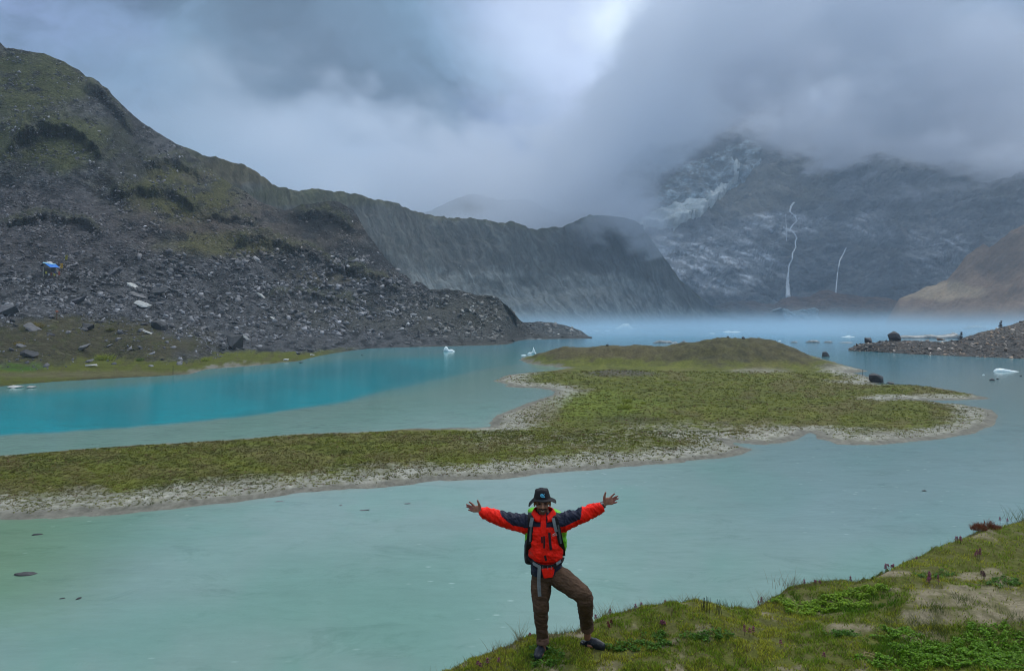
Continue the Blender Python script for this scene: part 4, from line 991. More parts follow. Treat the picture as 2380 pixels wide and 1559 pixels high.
# ------------------------------------------------------------------ the bank the hiker stands on
EDGE = [(-2600,3.6),(-800,5.0),(0,6.0),(600,6.55),(900,6.85),(1000,7.05),(1050,7.25),(1090,7.42),(1120,7.52),(1150,7.60),(1180,7.72),(1210,7.86),(1240,7.98),(1290,8.02),(1340,8.10),(1368,8.16),(1385,8.34),(1420,8.50),(1500,8.56),(1570,8.66),(1640,8.74),(1700,8.78),(1750,8.80),(1790,9.0),(1830,9.32),(1870,9.52),(1900,9.60),(1960,9.66),(2030,9.72),(2065,10.0),(2100,10.4),(2150,10.75),(2200,11.1),(2250,11.5),(2300,11.8),(2350,12.2),(2400,12.8),(2700,16),(3600,22)]
def edge_Y(x): return np.interp(x, [e[0] for e in EDGE], [e[1] for e in EDGE])
TOP = 6.62
def bank_top(X, Y):
    """height of the bank before it breaks off at its edge"""
    z = TOP + .10 * fbm(X / 1.3, Y / 1.3, .7, 4) + .05 * fbm(X / .42, Y / .42, 1.7, 4)
    d = np.hypot(X - .6, (Y - 7.45) * 1.2); z = TOP + (z - TOP) * sst(.45, 1.5, d)
    z = z + 1.75 * (1 - sst(0.5, 5.4, Y)) 
    z = z + .16 * np.exp(-((X - 1.75) / .8) ** 2 - ((Y - 8.2) / .5) ** 2)      # the low hump right of the hiker
    z = z + .10 * np.exp(-((X - 5.0) / .9) ** 2 - ((Y - 8.6) / .8) ** 2) + .06 * sst(5, 8, X)
    return z
def bank_height(X, Y):
    fx = CX + F * X / np.maximum(Y, .3)
    e = edge_Y(fx) + .10 * fbm(X * 1.3, Y * 1.3, 4.4, 3) + .035 * fbm(X * 6, Y * 6, 3.4, 3)
    z = bank_top(X, Y); o = Y - e
    drop = np.where(o > -.3, np.clip(o + .3, 0, None) ** 1.6 * .42, 0); drop = np.where(o > .5, .294 + (o - .5) * 1.45, drop)
    z = z - drop + sst(.3, 2, o) * .35 * fbm(X / .8, Y / .8, 6.0, 4)
    return np.maximum(z, -1.2), o
xs = np.concatenate([np.linspace(-2600, 850, 70), np.linspace(856, 2480, 620), np.linspace(2500, 3600, 60)])
ts = np.concatenate([np.linspace(.7, 6.2, 50), np.linspace(6.22, 14, 520), np.linspace(14.1, 26, 90)])
Y = np.broadcast_to(ts[:, None], (len(ts), len(xs))).copy(); X = (xs[None, :] - CX) / F * Y; fx = np.broadcast_to(xs[None, :], Y.shape)
Z, o_ = bank_height(X, Y); fy = frame_y(Y, Z)
def soil_mask(X, Y):
    """1 where bare pale soil shows between the plants"""
    fx = CX + F * X / Y; fy = frame_y(Y, bank_height(X, Y)[0])
    n = fbm(X / .55, Y / .8, 3.3, 4); m = sst(.26, .48, n) * .8
    for cx, cy, rx, ry in [(2200,1385,110,26),(2330,1405,90,40),(2170,1432,70,20),(1930,1400,90,14),(1980,1460,60,12),(2150,1480,60,14),(1310,1472,60,9),(2060,1332,60,9),(2260,1340,60,10),(1160,1500,50,8)]:
        m = np.maximum(m, blob(fx, fy, cx, cy, rx, ry, .6, .5, cx / 50))
    for cx, cy, rx, ry in [(1980,1400,130,26),(2330,1500,260,46),(2200,1530,230,30)]:
        m = m * (1 - .8 * blob(fx, fy, cx, cy, rx, ry, .6, .3, cx / 40))
    return np.clip(m, 0, 1)
sm = soil_mask(X, Y); n2 = fbm(X / .12, Y / .12, 5.5, 4)
col = np.broadcast_to(np.array([.095, .105, .022]), X.shape + (3,)).copy()
paint(sst(-.1, .5, n2) * .5, np.array([.11, .10, .045]))
sm2 = np.clip(sm * (1 - .75 * sst(-.15, .35, fbm(X / .22, Y / .3, 1.9, 4))), 0, 1)
paint(sm * .5, np.array([.13, .115, .06])); paint(sm2 * .9, np.array([.25, .215, .145])); paint(sm * sst(0, .5, n2) * .4, np.array([.20, .17, .12]))
paint(sst(.1, .6, o_), np.array([.12, .10, .07]))
paint((1 - sst(1.2, 2.5, o_)) * sst(.4, .9, o_) * .3, np.array([.30, .26, .185]))
t = NT('bank_soil'); p = t.pos(); c = t.attr('Col'); n = t.noise(9, 6, .7, p); nb = t.noise(40, 4, .6, p)
v = t.math('MULTIPLY', t.rng(n, .25, .75, .72, 1.28), t.rng(nb, .3, .7, .8, 1.2))
m_bank = t.done(t.mix(1.0, c, t.hsv((.5, .5, .5), v=t.math('MULTIPLY', v, 2.0)), 'MULTIPLY'), .95, .15, t.bump(t.math('ADD', n, t.math('MULTIPLY', nb, .25)), .8, .03))
tag(mesh_obj('ground', np.stack([X, Y, Z], -1), grid_faces(*X.shape), m_bank, cols=col.reshape(-1, 3)), 'near bank of pale soil and turf above the lake', 'bank', kind='structure')

# ------------------------------------------------------------------ grass, as a mass of real blades
def blades(name, PX, PY, PZ, h, w, cols, label, lean=.35, curve=.35, kind='stuff', cat='grass', segs=2, parent=None, yaw=None):
    n = len(PX)
    if yaw is None: yaw = rng.uniform(0, 6.28, n)
    dx, dy = np.cos(yaw), np.sin(yaw); ly = rng.uniform(0, 6.28, n); lx, lyy = np.cos(ly) * lean, np.sin(ly) * lean
    h = np.broadcast_to(h, n) * rng.uniform(.55, 1.25, n); w = np.broadcast_to(w, n)
    lev = []
    for k in range(segs + 1):
        u = k / segs; ww = w * (1 - u) ** .8 * .5
        bx = PX + lx * h * (u + curve * u * u); by = PY + lyy * h * (u + curve * u * u); bz = PZ + h * (u - curve * .35 * u * u)
        if k < segs: lev += [np.stack([bx - dx * ww, by - dy * ww, bz], -1), np.stack([bx + dx * ww, by + dy * ww, bz], -1)]
        else: lev.append(np.stack([bx, by, bz], -1))
    m = len(lev); V = np.stack(lev, 1).reshape(-1, 3); b = (np.arange(n) * m)[:, None]
    fs = []
    for k in range(segs - 1):
        fs.append(b + np.array([[2 * k, 2 * k + 1, 2 * k + 3]])); fs.append(b + np.array([[2 * k, 2 * k + 3, 2 * k + 2]]))
    fs.append(b + np.array([[2 * segs - 2, 2 * segs - 1, 2 * segs]]))
    C = np.repeat(cols, m, 0)
    o = mesh_obj(name, V, np.concatenate(fs), m_blade, parent, smooth=False, cols=C)
    return tag(o, label, cat, kind=kind) if label else o
t = NT('grass_blade'); m_blade = t.done(t.attr('Col'), .6, .25)
tl = t.new('ShaderNodeBsdfTranslucent'); t.L.new(t.attr('Col'), tl.inputs['Color']); ms_ = t.new('ShaderNodeMixShader'); ms_.inputs[0].default_value = .35
t.L.new(t.b.outputs[0], ms_.inputs[1]); t.L.new(tl.outputs[0], ms_.inputs[2]); t.L.new(ms_.outputs[0], t.out.inputs['Surface'])

def scatter_frame(n, x0, x1, far_bias=1.0):
    x = rng.uniform(x0, x1, n); e = edge_Y(x); t_ = rng.rand(n) ** far_bias
    ynear, yfar = 6.3, e + .22
    inv = 1 / yfar + (1 / ynear - 1 / yfar) * t_     # uniform in the frame
    Y = 1 / inv; return (x - CX) / F * Y, Y
def put(X, Y): return bank_height(X, Y)[0]
# short turf
X, Y = scatter_frame(215000, 900, 2440); s = soil_mask(X, Y); cl = fbm(X / .16, Y / .16, 8.8, 3)
k = (rng.rand(len(X)) > s * .93) & (rng.rand(len(X)) < .55 + 1.2 * cl); X, Y, s, cl = X[k], Y[k], s[k], cl[k]; Z = put(X, Y)
fxb = CX + F * X / Y; fyb = frame_y(Y, Z); big = fbm(X / .6, Y / .6, 2.8, 3)
c = lerp3(np.array([.40, .40, .05]), np.array([.17, .27, .02]), sst(-.4, .4, big + rng.normal(0, .3, len(X))))
dry = rng.rand(len(X)) < .14; c[dry] = np.array([.20, .16, .07])
lush = np.clip(blob(fxb, fyb, 2300, 1510, 300, 50, .6, .4) + blob(fxb, fyb, 1260, 1530, 60, 40, .8, .4) * .6 + blob(fxb, fyb, 1960, 1400, 140, 26, .6, .3), 0, 1)
c = c * (1 - lush[:, None] * .8) + np.array([.050, .150, .006]) * lush[:, None] * .8
blades('grass', X, Y, Z - .004, .034 + .022 * np.clip(cl, -.3, 1) + .012 * lush, .0100, c * rng.uniform(.45, 1.55, (len(X), 1)), 'short green turf on the near bank')
# taller fringe along the break of the slope and thin seed stalks
x = rng.uniform(980, 2420, 9000); g = fbm(x / 30, x * 0, 1.5, 3); x = x[g > rng.uniform(-.5, .5, len(x))]; Yf = edge_Y(x) + rng.uniform(-.22, .12, len(x)); Xf = (x - CX) / F * Yf
c = lerp3(np.array([.09, .105, .025]), np.array([.20, .17, .08]), rng.rand(len(Xf)))
blades('grass', Xf, Yf, put(Xf, Yf) - .005, .06 + .05 * (rng.rand(len(Xf)) < .15), .004, c, 'longer straw coloured grass fringing the edge of the bank', lean=.5)
# clover like ground cover: small rounded leaves
def leaf_patch(spots, n, label, c0, c1, size=.0085, h=.035):
    PX, PY, W = [], [], []
    for cx, cy, rx, ry in spots:
        m = int(n * rx * ry / sum(a[2] * a[3] for a in spots)); r = np.sqrt(rng.rand(m)); a = rng.uniform(0, 6.28, m)
        x = cx + rx * r * np.cos(a) * (1 + .25 * np.sin(3 * a + cx)); y = cy + ry * r * np.sin(a) * (1 + .25 * np.cos(4 * a + cy))
        Yp = np.clip((CAM_H - TOP) * F / (y - HY), 5.5, None); Yp = np.minimum(Yp, edge_Y(x) - .02); PX.append((x - CX) / F * Yp); PY.append(Yp)
    X, Y = np.concatenate(PX), np.concatenate(PY); g = fbm(X / .10, Y / .10, 3.8, 3); k = rng.rand(len(X)) < .5 + 1.3 * g; X, Y, g = X[k], Y[k], g[k]
    Z = put(X, Y) + h * rng.uniform(.2, 1, len(X)) * (1 + g); n = len(X)
    a = rng.uniform(0, 6.28, n); s = size * rng.uniform(.6, 1.4, n); tx, ty = rng.normal(0, .45, n), rng.normal(0, .45, n); V = []
    for k in range(5):
        th = a + k * 2 * math.pi / 5; u, v = np.cos(th) * s, np.sin(th) * s; V.append(np.stack([X + u, Y + v, Z + u * tx + v * ty], -1))
    V = np.stack(V, 1).reshape(-1, 3); b = (np.arange(n) * 5)[:, None]; f = np.concatenate([b + np.array([[0, 1, 2]]), b + np.array([[0, 2, 3]]), b + np.array([[0, 3, 4]])])
    c = lerp3(np.array(c0), np.array(c1), rng.rand(n)) * rng.uniform(.6, 1.4, (n, 1))
    tag(mesh_obj('ground_cover', V, f, m_blade, smooth=False, cols=np.repeat(c, 5, 0)), label, 'ground cover', kind='stuff')
leaf_patch([(1900,1405,110,16),(2010,1380,60,10),(1960,1395,60,14)], 14000, 'bright green leafy patch near the middle of the bank edge', (.12, .25, .010), (.25, .38, .024))
leaf_patch([(2300,1480,80,26),(2220,1520,180,28),(2340,1530,90,40),(2080,1480,60,14),(2120,1545,140,16)], 26000, 'bright green leafy patch at the lower right of the bank', (.08, .20, .007), (.17, .33, .016))
leaf_patch([(2170,1350,50,10),(2040,1310,40,7),(2330,1370,50,10),(1960,1480,40,9),(1520,1490,30,8),(1265,1530,40,22),(1650,1500,60,8),(1480,1510,90,10)], 9000, 'scattered leafy green patches in the turf', (.04, .13, .008), (.09, .20, .016))
# tufts of long grass, each a thing
def tuft(x, Yp, n, h, label, c0, c1, spread=.05, group=None, lean=.45, name='grass_tuft'):
    X0 = (x - CX) / F * Yp; o = empty(name, (X0, Yp, float(put(np.array([X0]), np.array([Yp]))[0])))
    r = rng.normal(0, spread, n); r2 = rng.normal(0, spread, n)
    bl = blades('blades', r, r2, np.zeros(n) - .01, h, .004, lerp3(np.array(c0), np.array(c1), rng.rand(n)), None, lean=lean, parent=o, segs=3)
    return tag(o, label, 'grass tuft', group)
STRAW = ((.16, .15, .05), (.26, .22, .11)); GRN = ((.05, .085, .02), (.10, .13, .03))
tuft(1208, 7.86, 46, .24, 'straw coloured grass tuft standing on the edge left of the hiker', *STRAW, .03)
tuft(1150, 7.60, 18, .15, 'sparse dry tuft farthest left on the bank edge', *STRAW, .04)
tuft(1405, 8.42, 70, .24, 'spreading pale green tuft on the edge right of the hiker shoe', *STRAW, .05)
tuft(1455, 8.5, 40, .13, 'small dry tuft on the hump right of the hiker', *STRAW, .05)
tuft(1775, 8.95, 60, .20, 'tall loose tuft where the bank edge bends', *STRAW, .06)
tuft(1840, 9.35, 90, .20, 'red tinged grass tuft on the bank edge before the flower spikes', (.14, .10, .05), (.22, .15, .08), .10)
tuft(1600, 8.72, 50, .13, 'low tuft on the straight part of the bank edge', *STRAW, .07)
tuft(1690, 8.75, 50, .12, 'dark green tuft right of the low one on the bank edge', *GRN, .06)
for x, Yp, n, h, lab in [(2170, 8.35, 160, .11, 'green grass clump between the two bare soil patches'), (2190, 8.0, 120, .12, 'green grass clump left of the lower bare soil'), (2150, 8.1, 150, .12, 'green grass clump left of the large bare patch'), (2135, 7.9, 90, .09, 'small grass clump at the foot of the bare patches'), (2290, 8.5, 50, .06, 'tiny tuft in the middle of the right bare patch'), (2060, 8.25, 130, .10, 'grass clump beside the purple flower cluster'), (2240, 8.55, 110, .10, 'grass clump along the top of the right bare patch'), (2360, 8.2, 90, .10, 'grass clump at the right edge of the picture')]:
    tuft(x, Yp, n, h, lab, *GRN, .07)
tuft(2375, 12.4, 80, .28, 'long grass at the far right end of the bank edge', *GRN, .12)
# tuft cushions on the sandbar and on the left shore
def cushion(x, Y, Z, w, label, c0, c1, n=260):
    o = empty('cushion_plant', (x, Y, Z)); a = rng.uniform(0, 6.28, n); r = np.sqrt(rng.rand(n)) * w * .5
    blades('foliage', np.cos(a) * r, np.sin(a) * r, np.zeros(n) - .02, w * .42 * (1 - (r / w) ** 2 * 2), w * .05, lerp3(np.array(c0), np.array(c1), rng.rand(n)), None, lean=.6, parent=o)
    return tag(o, label, 'plant')
YG = ((.20, .25, .03), (.32, .36, .06))
for x, y, w, lab in [(1452, 948, 34, 'largest yellow green cushion plant on the island'), (1458, 932, 26, 'yellow cushion just behind the largest one on the island'), (1495, 936, 14, 'small yellow cushion right of the largest one on the island'), (1550, 888, 13, 'small cushion plant far back on the island turf'), (1580, 905, 11, 'cushion plant right of the dark rise on the island')]:
    Y = lake_Y(y + 3) * .97; X = (x - CX) / F * Y; cushion(X, Y, float(island_height(np.array([X]), np.array([Y]))[0][0]), w / F * Y, lab, *YG)
for x, y, w, lab, cc in [(243, 836, 42, 'bright yellow green bush at the foot of the hummock', YG), (45, 800, 22, 'ochre tuft beside a small slab on the hummock', ((.22, .18, .05), (.30, .24, .08))), (82, 762, 34, 'ochre grass clump on the hummock brow', ((.20, .17, .05), (.28, .23, .08))), (258, 768, 22, 'dull tuft on the hummock top', ((.10, .11, .03), (.18, .17, .05))), (328, 836, 20, 'green cushion on the shore grass near the hummock end', ((.08, .15, .02), (.14, .20, .03))), (477, 838, 22, 'green cushion on the shore grass', YG)]:
    q = surf_at(HG, x, y); cushion(q.x, q.y, q.z, w / F * q.y, lab, *cc)
# turf of the sandbar: sparse clumps, thick inside and thinning out over the silt
def bar_tufts(n, y0, y1, x0, x1, hpx, label, seed):
    fy = rng.uniform(y0, y1, n); fx = rng.uniform(x0, x1, n); Y = 9.8 * F / (fy - HY); X = (fx - CX) / F * Y
    z, sd, ds, md, kn = island_height(X, Y); n1 = fbm(X / 3.2, Y / 3.2, .4, 4); n2 = fbm(X / .7, Y / .7, 2.4, 3)
    wid = np.where(fy > 1000, 4.2, np.clip(Y / 24, 2.0, 5.0)) * (1 + .35 * n1); wid = np.where((fx < 1330) & (fy < 1000), 5.0, wid)
    p = sst(.05, .75, ds / wid + n2 * .25) * .66 + .34; k = (sd > .08) & (rng.rand(n) < p) & (md < 1.2)
    X, Y, z, fy, fx, n1 = X[k], Y[k], z[k], fy[k], fx[k], n1[k]; m = 5; s = hpx * Y / 740
    XX = np.repeat(X, m) + rng.normal(0, 1, len(X) * m) * np.repeat(s, m) * .9; YY = np.repeat(Y, m) + rng.normal(0, 1, len(X) * m) * np.repeat(s, m) * 1.1
    c = lerp3(np.array([.165, .180, .018]), np.array([.070, .082, .014]), sst(-.5, .5, n1 + rng.normal(0, .4, len(X)))); w3 = sst(-.1, .4, fbm(fx / 80, fy / 22, 5.5, 4))[:, None] * .6; c = c * (1 - w3) + np.array([.15, .125, .045]) * w3; r = rng.rand(len(X)) < .07; c[r] = np.array([.15, .07, .045])
    blades('grass', XX, YY, np.repeat(z, m) - .01, np.repeat(s, m) * 1.15, np.repeat(s, m) * .8, np.repeat(c, m, 0) * rng.uniform(.7, 1.3, (len(XX), 1)), label, lean=.7)
bar_tufts(34000, 1003, 1200, -20, 1740, 1.15, 'tufted olive turf thinning out over the silt of the near sandbar', 1)
bar_tufts(17000, 865, 1035, 1150, 2300, .95, 'turf of the island flats', 2)

def shore_stones():
    n = 9000; fy = rng.uniform(862, 1200, n); fx = rng.uniform(-20, 2310, n); Y = 9.9 * F / (fy - HY); X = (fx - CX) / F * Y
    z, sd, ds, md, kn = island_height(X, Y); k = (sd > -.25) & (sd < 5) & (rng.rand(n) < np.exp(-np.clip(ds, 0, 9) / 2.2) * .9 + .04) & (md < .5)
    pts = (X[k], Y[k], z[k] - .01, fx[k], fy[k])
    stuff_rocks('gravel', pts, .42, lambda a, b: np.broadcast_to(np.array([.20, .19, .17]), (len(a), 3)).copy(), 'small stones strewn along the edges of the sandbar', 'gravel', maxpx=1.9)
shore_stones()
# ------------------------------------------------------------------ the hiker
K0 = 2380.0 / 3840.0
def W(ox, oy, Y): return np.array(P3(ox * K0, oy * K0, Y))
def Q(cx, cy, Y=7.5): return W(1700 + cx / 2.119, 1780 + cy / 2.119, Y)      # measuring grid of the figure
PXM = 7.5 / 2775 / 2.119
ROOT = np.array(P3(1262, 1516, 7.49)); ROOT[2] = TOP
def tube(pts, rad, n=16, flat=None, cap=True):
    """closed tapered tube with rounded ends; rad entries are a radius or (radius across, radius in depth)"""
    pts = [np.array(p, float) for p in pts]; rad = [r if isinstance(r, tuple) else (r, r) for r in rad]
    # resample
    P, R = [], []
    for i in range(len(pts) - 1):
        m = max(2, int(np.linalg.norm(pts[i + 1] - pts[i]) / .012))
        for k in range(m):
            u = k / m; P.append(pts[i] * (1 - u) + pts[i + 1] * u); R.append(tuple(a * (1 - u) + b * u for a, b in zip(rad[i], rad[i + 1])))
    P.append(pts[-1]); R.append(rad[-1])
    P = np.array(P); R = np.array(R)
    if len(P) > 6:
        for _ in range(2):
            P[1:-1] = (P[:-2] + 2 * P[1:-1] + P[2:]) / 4; R[1:-1] = (R[:-2] + 2 * R[1:-1] + R[2:]) / 4
    T = np.gradient(P, axis=0); T /= np.linalg.norm(T, axis=1)[:, None] + 1e-9
    rows, rr, cc = [], [], []
    if cap:
        for a in (80, 60, 40, 20): rows.append((P[0] - T[0] * R[0].min() * math.sin(math.radians(a)), R[0] * math.cos(math.radians(a)), T[0]))
    for p, r, t_ in zip(P, R, T): rows.append((p, r, t_))
    if cap:
        for a in (20, 40, 60, 80): rows.append((P[-1] + T[-1] * R[-1].min() * math.sin(math.radians(a)), R[-1] * math.cos(math.radians(a)), T[-1]))
    vs, fs = [], []
    ydir = np.array([0, 1.0, 0])
    for p, r, t_ in rows:
        s = np.cross(ydir, t_); ns = np.linalg.norm(s)
        s = np.array([1.0, 0, 0]) if ns < .15 else s / ns
        d = np.cross(t_, s)
        for k in range(n):
            a = 2 * math.pi * k / n; vs.append(p + s * r[0] * math.cos(a) + d * r[1] * math.sin(a))
    m = len(rows)
    for j in range(m - 1):
        for k in range(n): fs.append((j * n + k, j * n + (k + 1) % n, (j + 1) * n + (k + 1) % n, (j + 1) * n + k))
    fs.append(tuple(range(n - 1, -1, -1))); fs.append(tuple((m - 1) * n + k for k in range(n)))
    return np.array(vs), fs
def ell(c, r, n=20, rot=None):
    vs, fs = [], []
    for j in range(1, n // 2):
        a = math.pi * j / (n // 2)
        for k in range(n):
            b = 2 * math.pi * k / n; vs.append([math.sin(a) * math.cos(b), math.sin(a) * math.sin(b), math.cos(a)])
    m = n // 2 - 1; vs += [[0, 0, 1], [0, 0, -1]]
    for j in range(m - 1):
        for k in range(n): fs.append((j * n + k, (j + 1) * n + k, (j + 1) * n + (k + 1) % n, j * n + (k + 1) % n))
    for k in range(n):
        fs.append((m * n, k, (k + 1) % n)); fs.append((m * n + 1, (m - 1) * n + (k + 1) % n, (m - 1) * n + k))
    v = np.array(vs) * np.array(r)
    if rot is not None: v = v @ np.array(rot.to_matrix()).T
    return v + np.array(c), fs
def rings(rs, n=36, pw=2.3):
    """closed stack of horizontal rounded rings: (centre, half width, half depth)"""
    C, A, B = (np.array(x, float) for x in zip(*rs))
    t0 = np.arange(len(C)); t1 = np.linspace(0, len(C) - 1, (len(C) - 1) * 6 + 1)
    C = np.stack([np.interp(t1, t0, C[:, k]) for k in range(3)], -1); A = np.interp(t1, t0, A); B = np.interp(t1, t0, B)
    for _ in range(3):
        A[1:-1] = (A[:-2] + 2 * A[1:-1] + A[2:]) / 4; B[1:-1] = (B[:-2] + 2 * B[1:-1] + B[2:]) / 4; C[1:-1] = (C[:-2] + 2 * C[1:-1] + C[2:]) / 4
    vs, fs = [], []
    for c, a, b in zip(C, A, B):
        for k in range(n):
            th = 2 * math.pi * k / n; co, si = math.cos(th), math.sin(th)
            vs.append(c + np.array([a * math.copysign(abs(co) ** (2 / pw), co), b * math.copysign(abs(si) ** (2 / pw), si), 0]))
    m = len(C)
    for j in range(m - 1):
        for k in range(n): fs.append((j * n + k, j * n + (k + 1) % n, (j + 1) * n + (k + 1) % n, (j + 1) * n + k))
    fs.append(tuple(range(n - 1, -1, -1))); fs.append(tuple((m - 1) * n + k for k in range(n)))
    return np.array(vs), fs
def fuse(pieces, voxel=.006, smooth=4, fac=.5):
    """unite closed pieces into one continuous skin; returns verts, faces"""
    vs, fs, b = [], [], 0
    for v, f in pieces:
        vs.append(v); fs += [tuple(i + b for i in q) for q in f]; b += len(v)
    me = bpy.data.meshes.new('tmp'); me.from_pydata([tuple(p) for p in np.concatenate(vs)], [], fs); me.update()
    bm = bmesh.new(); bm.from_mesh(me); bmesh.ops.recalc_face_normals(bm, faces=bm.faces); bm.to_mesh(me); bm.free()
    o = bpy.data.objects.new('tmp', me); COL.objects.link(o)
    r = o.modifiers.new('r', 'REMESH'); r.mode = 'VOXEL'; r.voxel_size = voxel
    if smooth: s = o.modifiers.new('s', 'SMOOTH'); s.factor = fac; s.iterations = smooth
    bpy.context.view_layer.update(); dg = bpy.context.evaluated_depsgraph_get()
    e = o.evaluated_get(dg).to_mesh(); n = len(e.vertices); v = np.zeros(n * 3); e.vertices.foreach_get('co', v)
    nn = np.zeros(n * 3); e.vertices.foreach_get('normal', nn)
    f = np.zeros(len(e.loops), dtype=np.int32); e.loops.foreach_get('vertex_index', f)
    o.evaluated_get(dg).to_mesh_clear(); bpy.data.objects.remove(o); bpy.data.meshes.remove(me)
    return v.reshape(-1, 3), nn.reshape(-1, 3), f.reshape(-1, 4)
def fabric(name, rough=.75, sheen=.0, use_col=True, color=(.5, .5, .5), bump=.25, scale=60, spec=.3):
    t = NT(name); c = t.attr('Col') if use_col else color; p = t.pos(); n = t.noise(scale, 4, .6, p); n2 = t.noise(14, 4, .6, p)
    v = t.math('MULTIPLY', t.rng(n, .3, .7, .88, 1.12), t.rng(n2, .3, .7, .82, 1.18))
    if not use_col:
        r = t.new('ShaderNodeRGB'); r.outputs[0].default_value = (*color, 1); c = r.outputs[0]
    return t.done(t.mix(1.0, c, t.hsv((.5, .5, .5), v=t.math('MULTIPLY', v, 2.0)), 'MULTIPLY'), rough, spec, t.bump(t.math('ADD', n2, t.math('MULTIPLY', n, .3)), bump, .01))
m_skin = fabric('skin', .55, scale=90, bump=.15)
m_jacket = fabric('rain_jacket_fabric', .6, spec=.18)
m_trouser = fabric('trouser_cloth', .85)
m_strap = fabric('strap_webbing', .7)
m_cover = fabric('rain_cover_fabric', .45, spec=.4)
RED = np.array([.95, .016, .006]); NAVY = np.array([.016, .020, .042]); BLACK = np.array([.008, .008, .010]); WEB = np.array([.17, .20, .22])
person = empty('person', tuple(ROOT)); tag(person, 'hiker in red and navy jacket and black hat, arms spread wide on the bank', 'person')
pack = empty('backpack', tuple(ROOT + np.array([0, .3, .9]))); tag(pack, 'backpack with a lime green rain cover worn by the hiker', 'backpack')
PR = ROOT + np.array([0, .3, .9])
def part(name, v, f, mat, parent=person, root=ROOT, cols=None, label=None, smooth=True):
    o = mesh_obj(name, np.asarray(v) - root, f, mat, parent, smooth=smooth, cols=cols)
    if label: o['label'] = label
    return o

# --- body: head, neck, trunk, arms with hands, legs; one continuous skin
def hand(og, sc, wrist, palm, fingers, thumb, Y0):
    def h(p, Y): return W(og[0] + p[0] / sc, og[1] + p[1] / sc, Y)
    out = []
    w = h(wrist, Y0); c = h(palm, Y0 - .01)
    for base, tip in fingers:
        b = h(base, Y0 - .012); t_ = h(tip, Y0 - .045); m1 = b * .58 + t_ * .42 + np.array([0, .012, 0]); m2 = b * .25 + t_ * .75 + np.array([0, .006, 0])
        out.append(tube([b * .7 + c * .3, b, m1, m2, t_], [.0115, .0110, .0098, .0088, .0072], 10))
        out.append(tube([w * .8 + c * .2, b], [(.015, .013), (.0115, .010)], 12))
    b, tip = thumb; b_, t_ = h(b, Y0 - .025), h(tip, Y0 - .05); mm = b_ * .5 + t_ * .5 + np.array([0, -.004, 0])
    out.append(tube([w * .55 + c * .45, b_, mm, t_], [.019, .0145, .0115, .0085], 12))
    out.append(tube([w, c], [(.025, .019), (.030, .014)], 14)); out.append(ell(c, (.036, .014, .036)))
    return out, w
HL, wl = hand((1720, 1840), 9.74, (850, 745), (690, 655), [((560, 545), (385, 400)), ((520, 610), (285, 492)), ((515, 675), (293, 572)), ((535, 745), (358, 692))], ((765, 530), (688, 345)), 7.47)
HR, wr = hand((2140, 1800), 8.66, (1060, 790), (1200, 665), [((1285, 575), (1428, 435)), ((1335, 620), (1530, 512)), ((1345, 685), (1545, 592)), ((1340, 760), (1500, 715))], ((1085, 560), (1135, 398)), 7.47)
hc = Q(707, 222, 7.47)
pieces = HL + HR
pieces += [tube([Q(625, 375), Q(500, 375), Q(400, 350), Q(300, 318), wl], [.06, .048, .042, .036, (.030, .022)]),
           tube([Q(815, 372), Q(930, 350), Q(1020, 318), Q(1100, 287), wr], [.06, .048, .042, .036, (.030, .022)]),
           tube([Q(722, 420), Q(716, 330, 7.5), hc + np.array([0, .01, -.04])], [.09, .062, .058]),
           rings([(Q(723, 340), .15, .07), (Q(724, 420), .15, .09), (Q(728, 560), .14, .10), (Q(735, 680), .13, .10), (Q(745, 780), .14, .10)])]
pieces += [ell(hc + np.array([0, .012, .028]), (.074, .094, .088)), ell(hc + np.array([0, -.022, -.030]), (.060, .066, .072)), ell(hc + np.array([0, -.052, -.082]), (.034, .032, .026)),
           tube([hc + np.array([0, -.090, .014]), hc + np.array([0, -.108, -.020])], [.0095, .0145]), ell(hc + np.array([0.010, -.101, -.024]), (.009, .010, .008)), ell(hc + np.array([-.010, -.101, -.024]), (.009, .010, .008)),
           ell(hc + np.array([.036, -.064, -.022]), (.024, .022, .020)), ell(hc + np.array([-.036, -.064, -.022]), (.024, .022, .020)),
           tube([hc + np.array([-.042, -.074, .020]), hc + np.array([0, -.090, .022]), hc + np.array([.042, -.074, .020])], [.009, .010, .009]),
           ell(hc + np.array([.078, .010, -.010]), (.011, .020, .032)), ell(hc + np.array([-.078, .010, -.010]), (.011, .020, .032)),
           tube([hc + np.array([-.026, -.083, -.050]), hc + np.array([0, -.094, -.056]), hc + np.array([.026, -.083, -.050])], [.007, .009, .007]),
           tube([hc + np.array([-.022, -.080, -.066]), hc + np.array([0, -.090, -.070]), hc + np.array([.022, -.080, -.066])], [.006, .0085, .006])]
AL, AR = Q(708, 1385, 7.44), Q(1066, 1290, 7.60)
pieces += [tube([Q(700, 780), Q(692, 1040, 7.42), Q(700, 1200, 7.44), Q(706, 1330, 7.45), AL], [.075, .052, .045, .034, .036]),
           tube([Q(800, 790), Q(1035, 965, 7.25), Q(1052, 1100, 7.42), Q(1064, 1240, 7.58), AR], [.075, .054, .045, .034, .036]),
           ell(np.array([AL[0] - .02, AL[1] - .04, TOP + .04]), (.035, .07, .025)), ell(np.array([AR[0] + .04, AR[1] - .02, TOP + .035]), (.05, .028, .02))]
v, nn, f = fuse(pieces, .0042, 3)
r_ = v - hc
c = np.broadcast_to(np.array([.30, .135, .085]), v.shape).copy()
hand_ = (v[:, 0] < Q(250, 0)[0]) | (v[:, 0] > Q(1150, 0)[0]); c[hand_] = np.array([.40, .185, .135])
tips = hand_ & ((v[:, 0] < Q(155, 0)[0]) | (v[:, 0] > Q(1262, 0)[0])); c[tips] = np.array([.34, .13, .11])
head = np.abs(r_[:, 0]) < .1
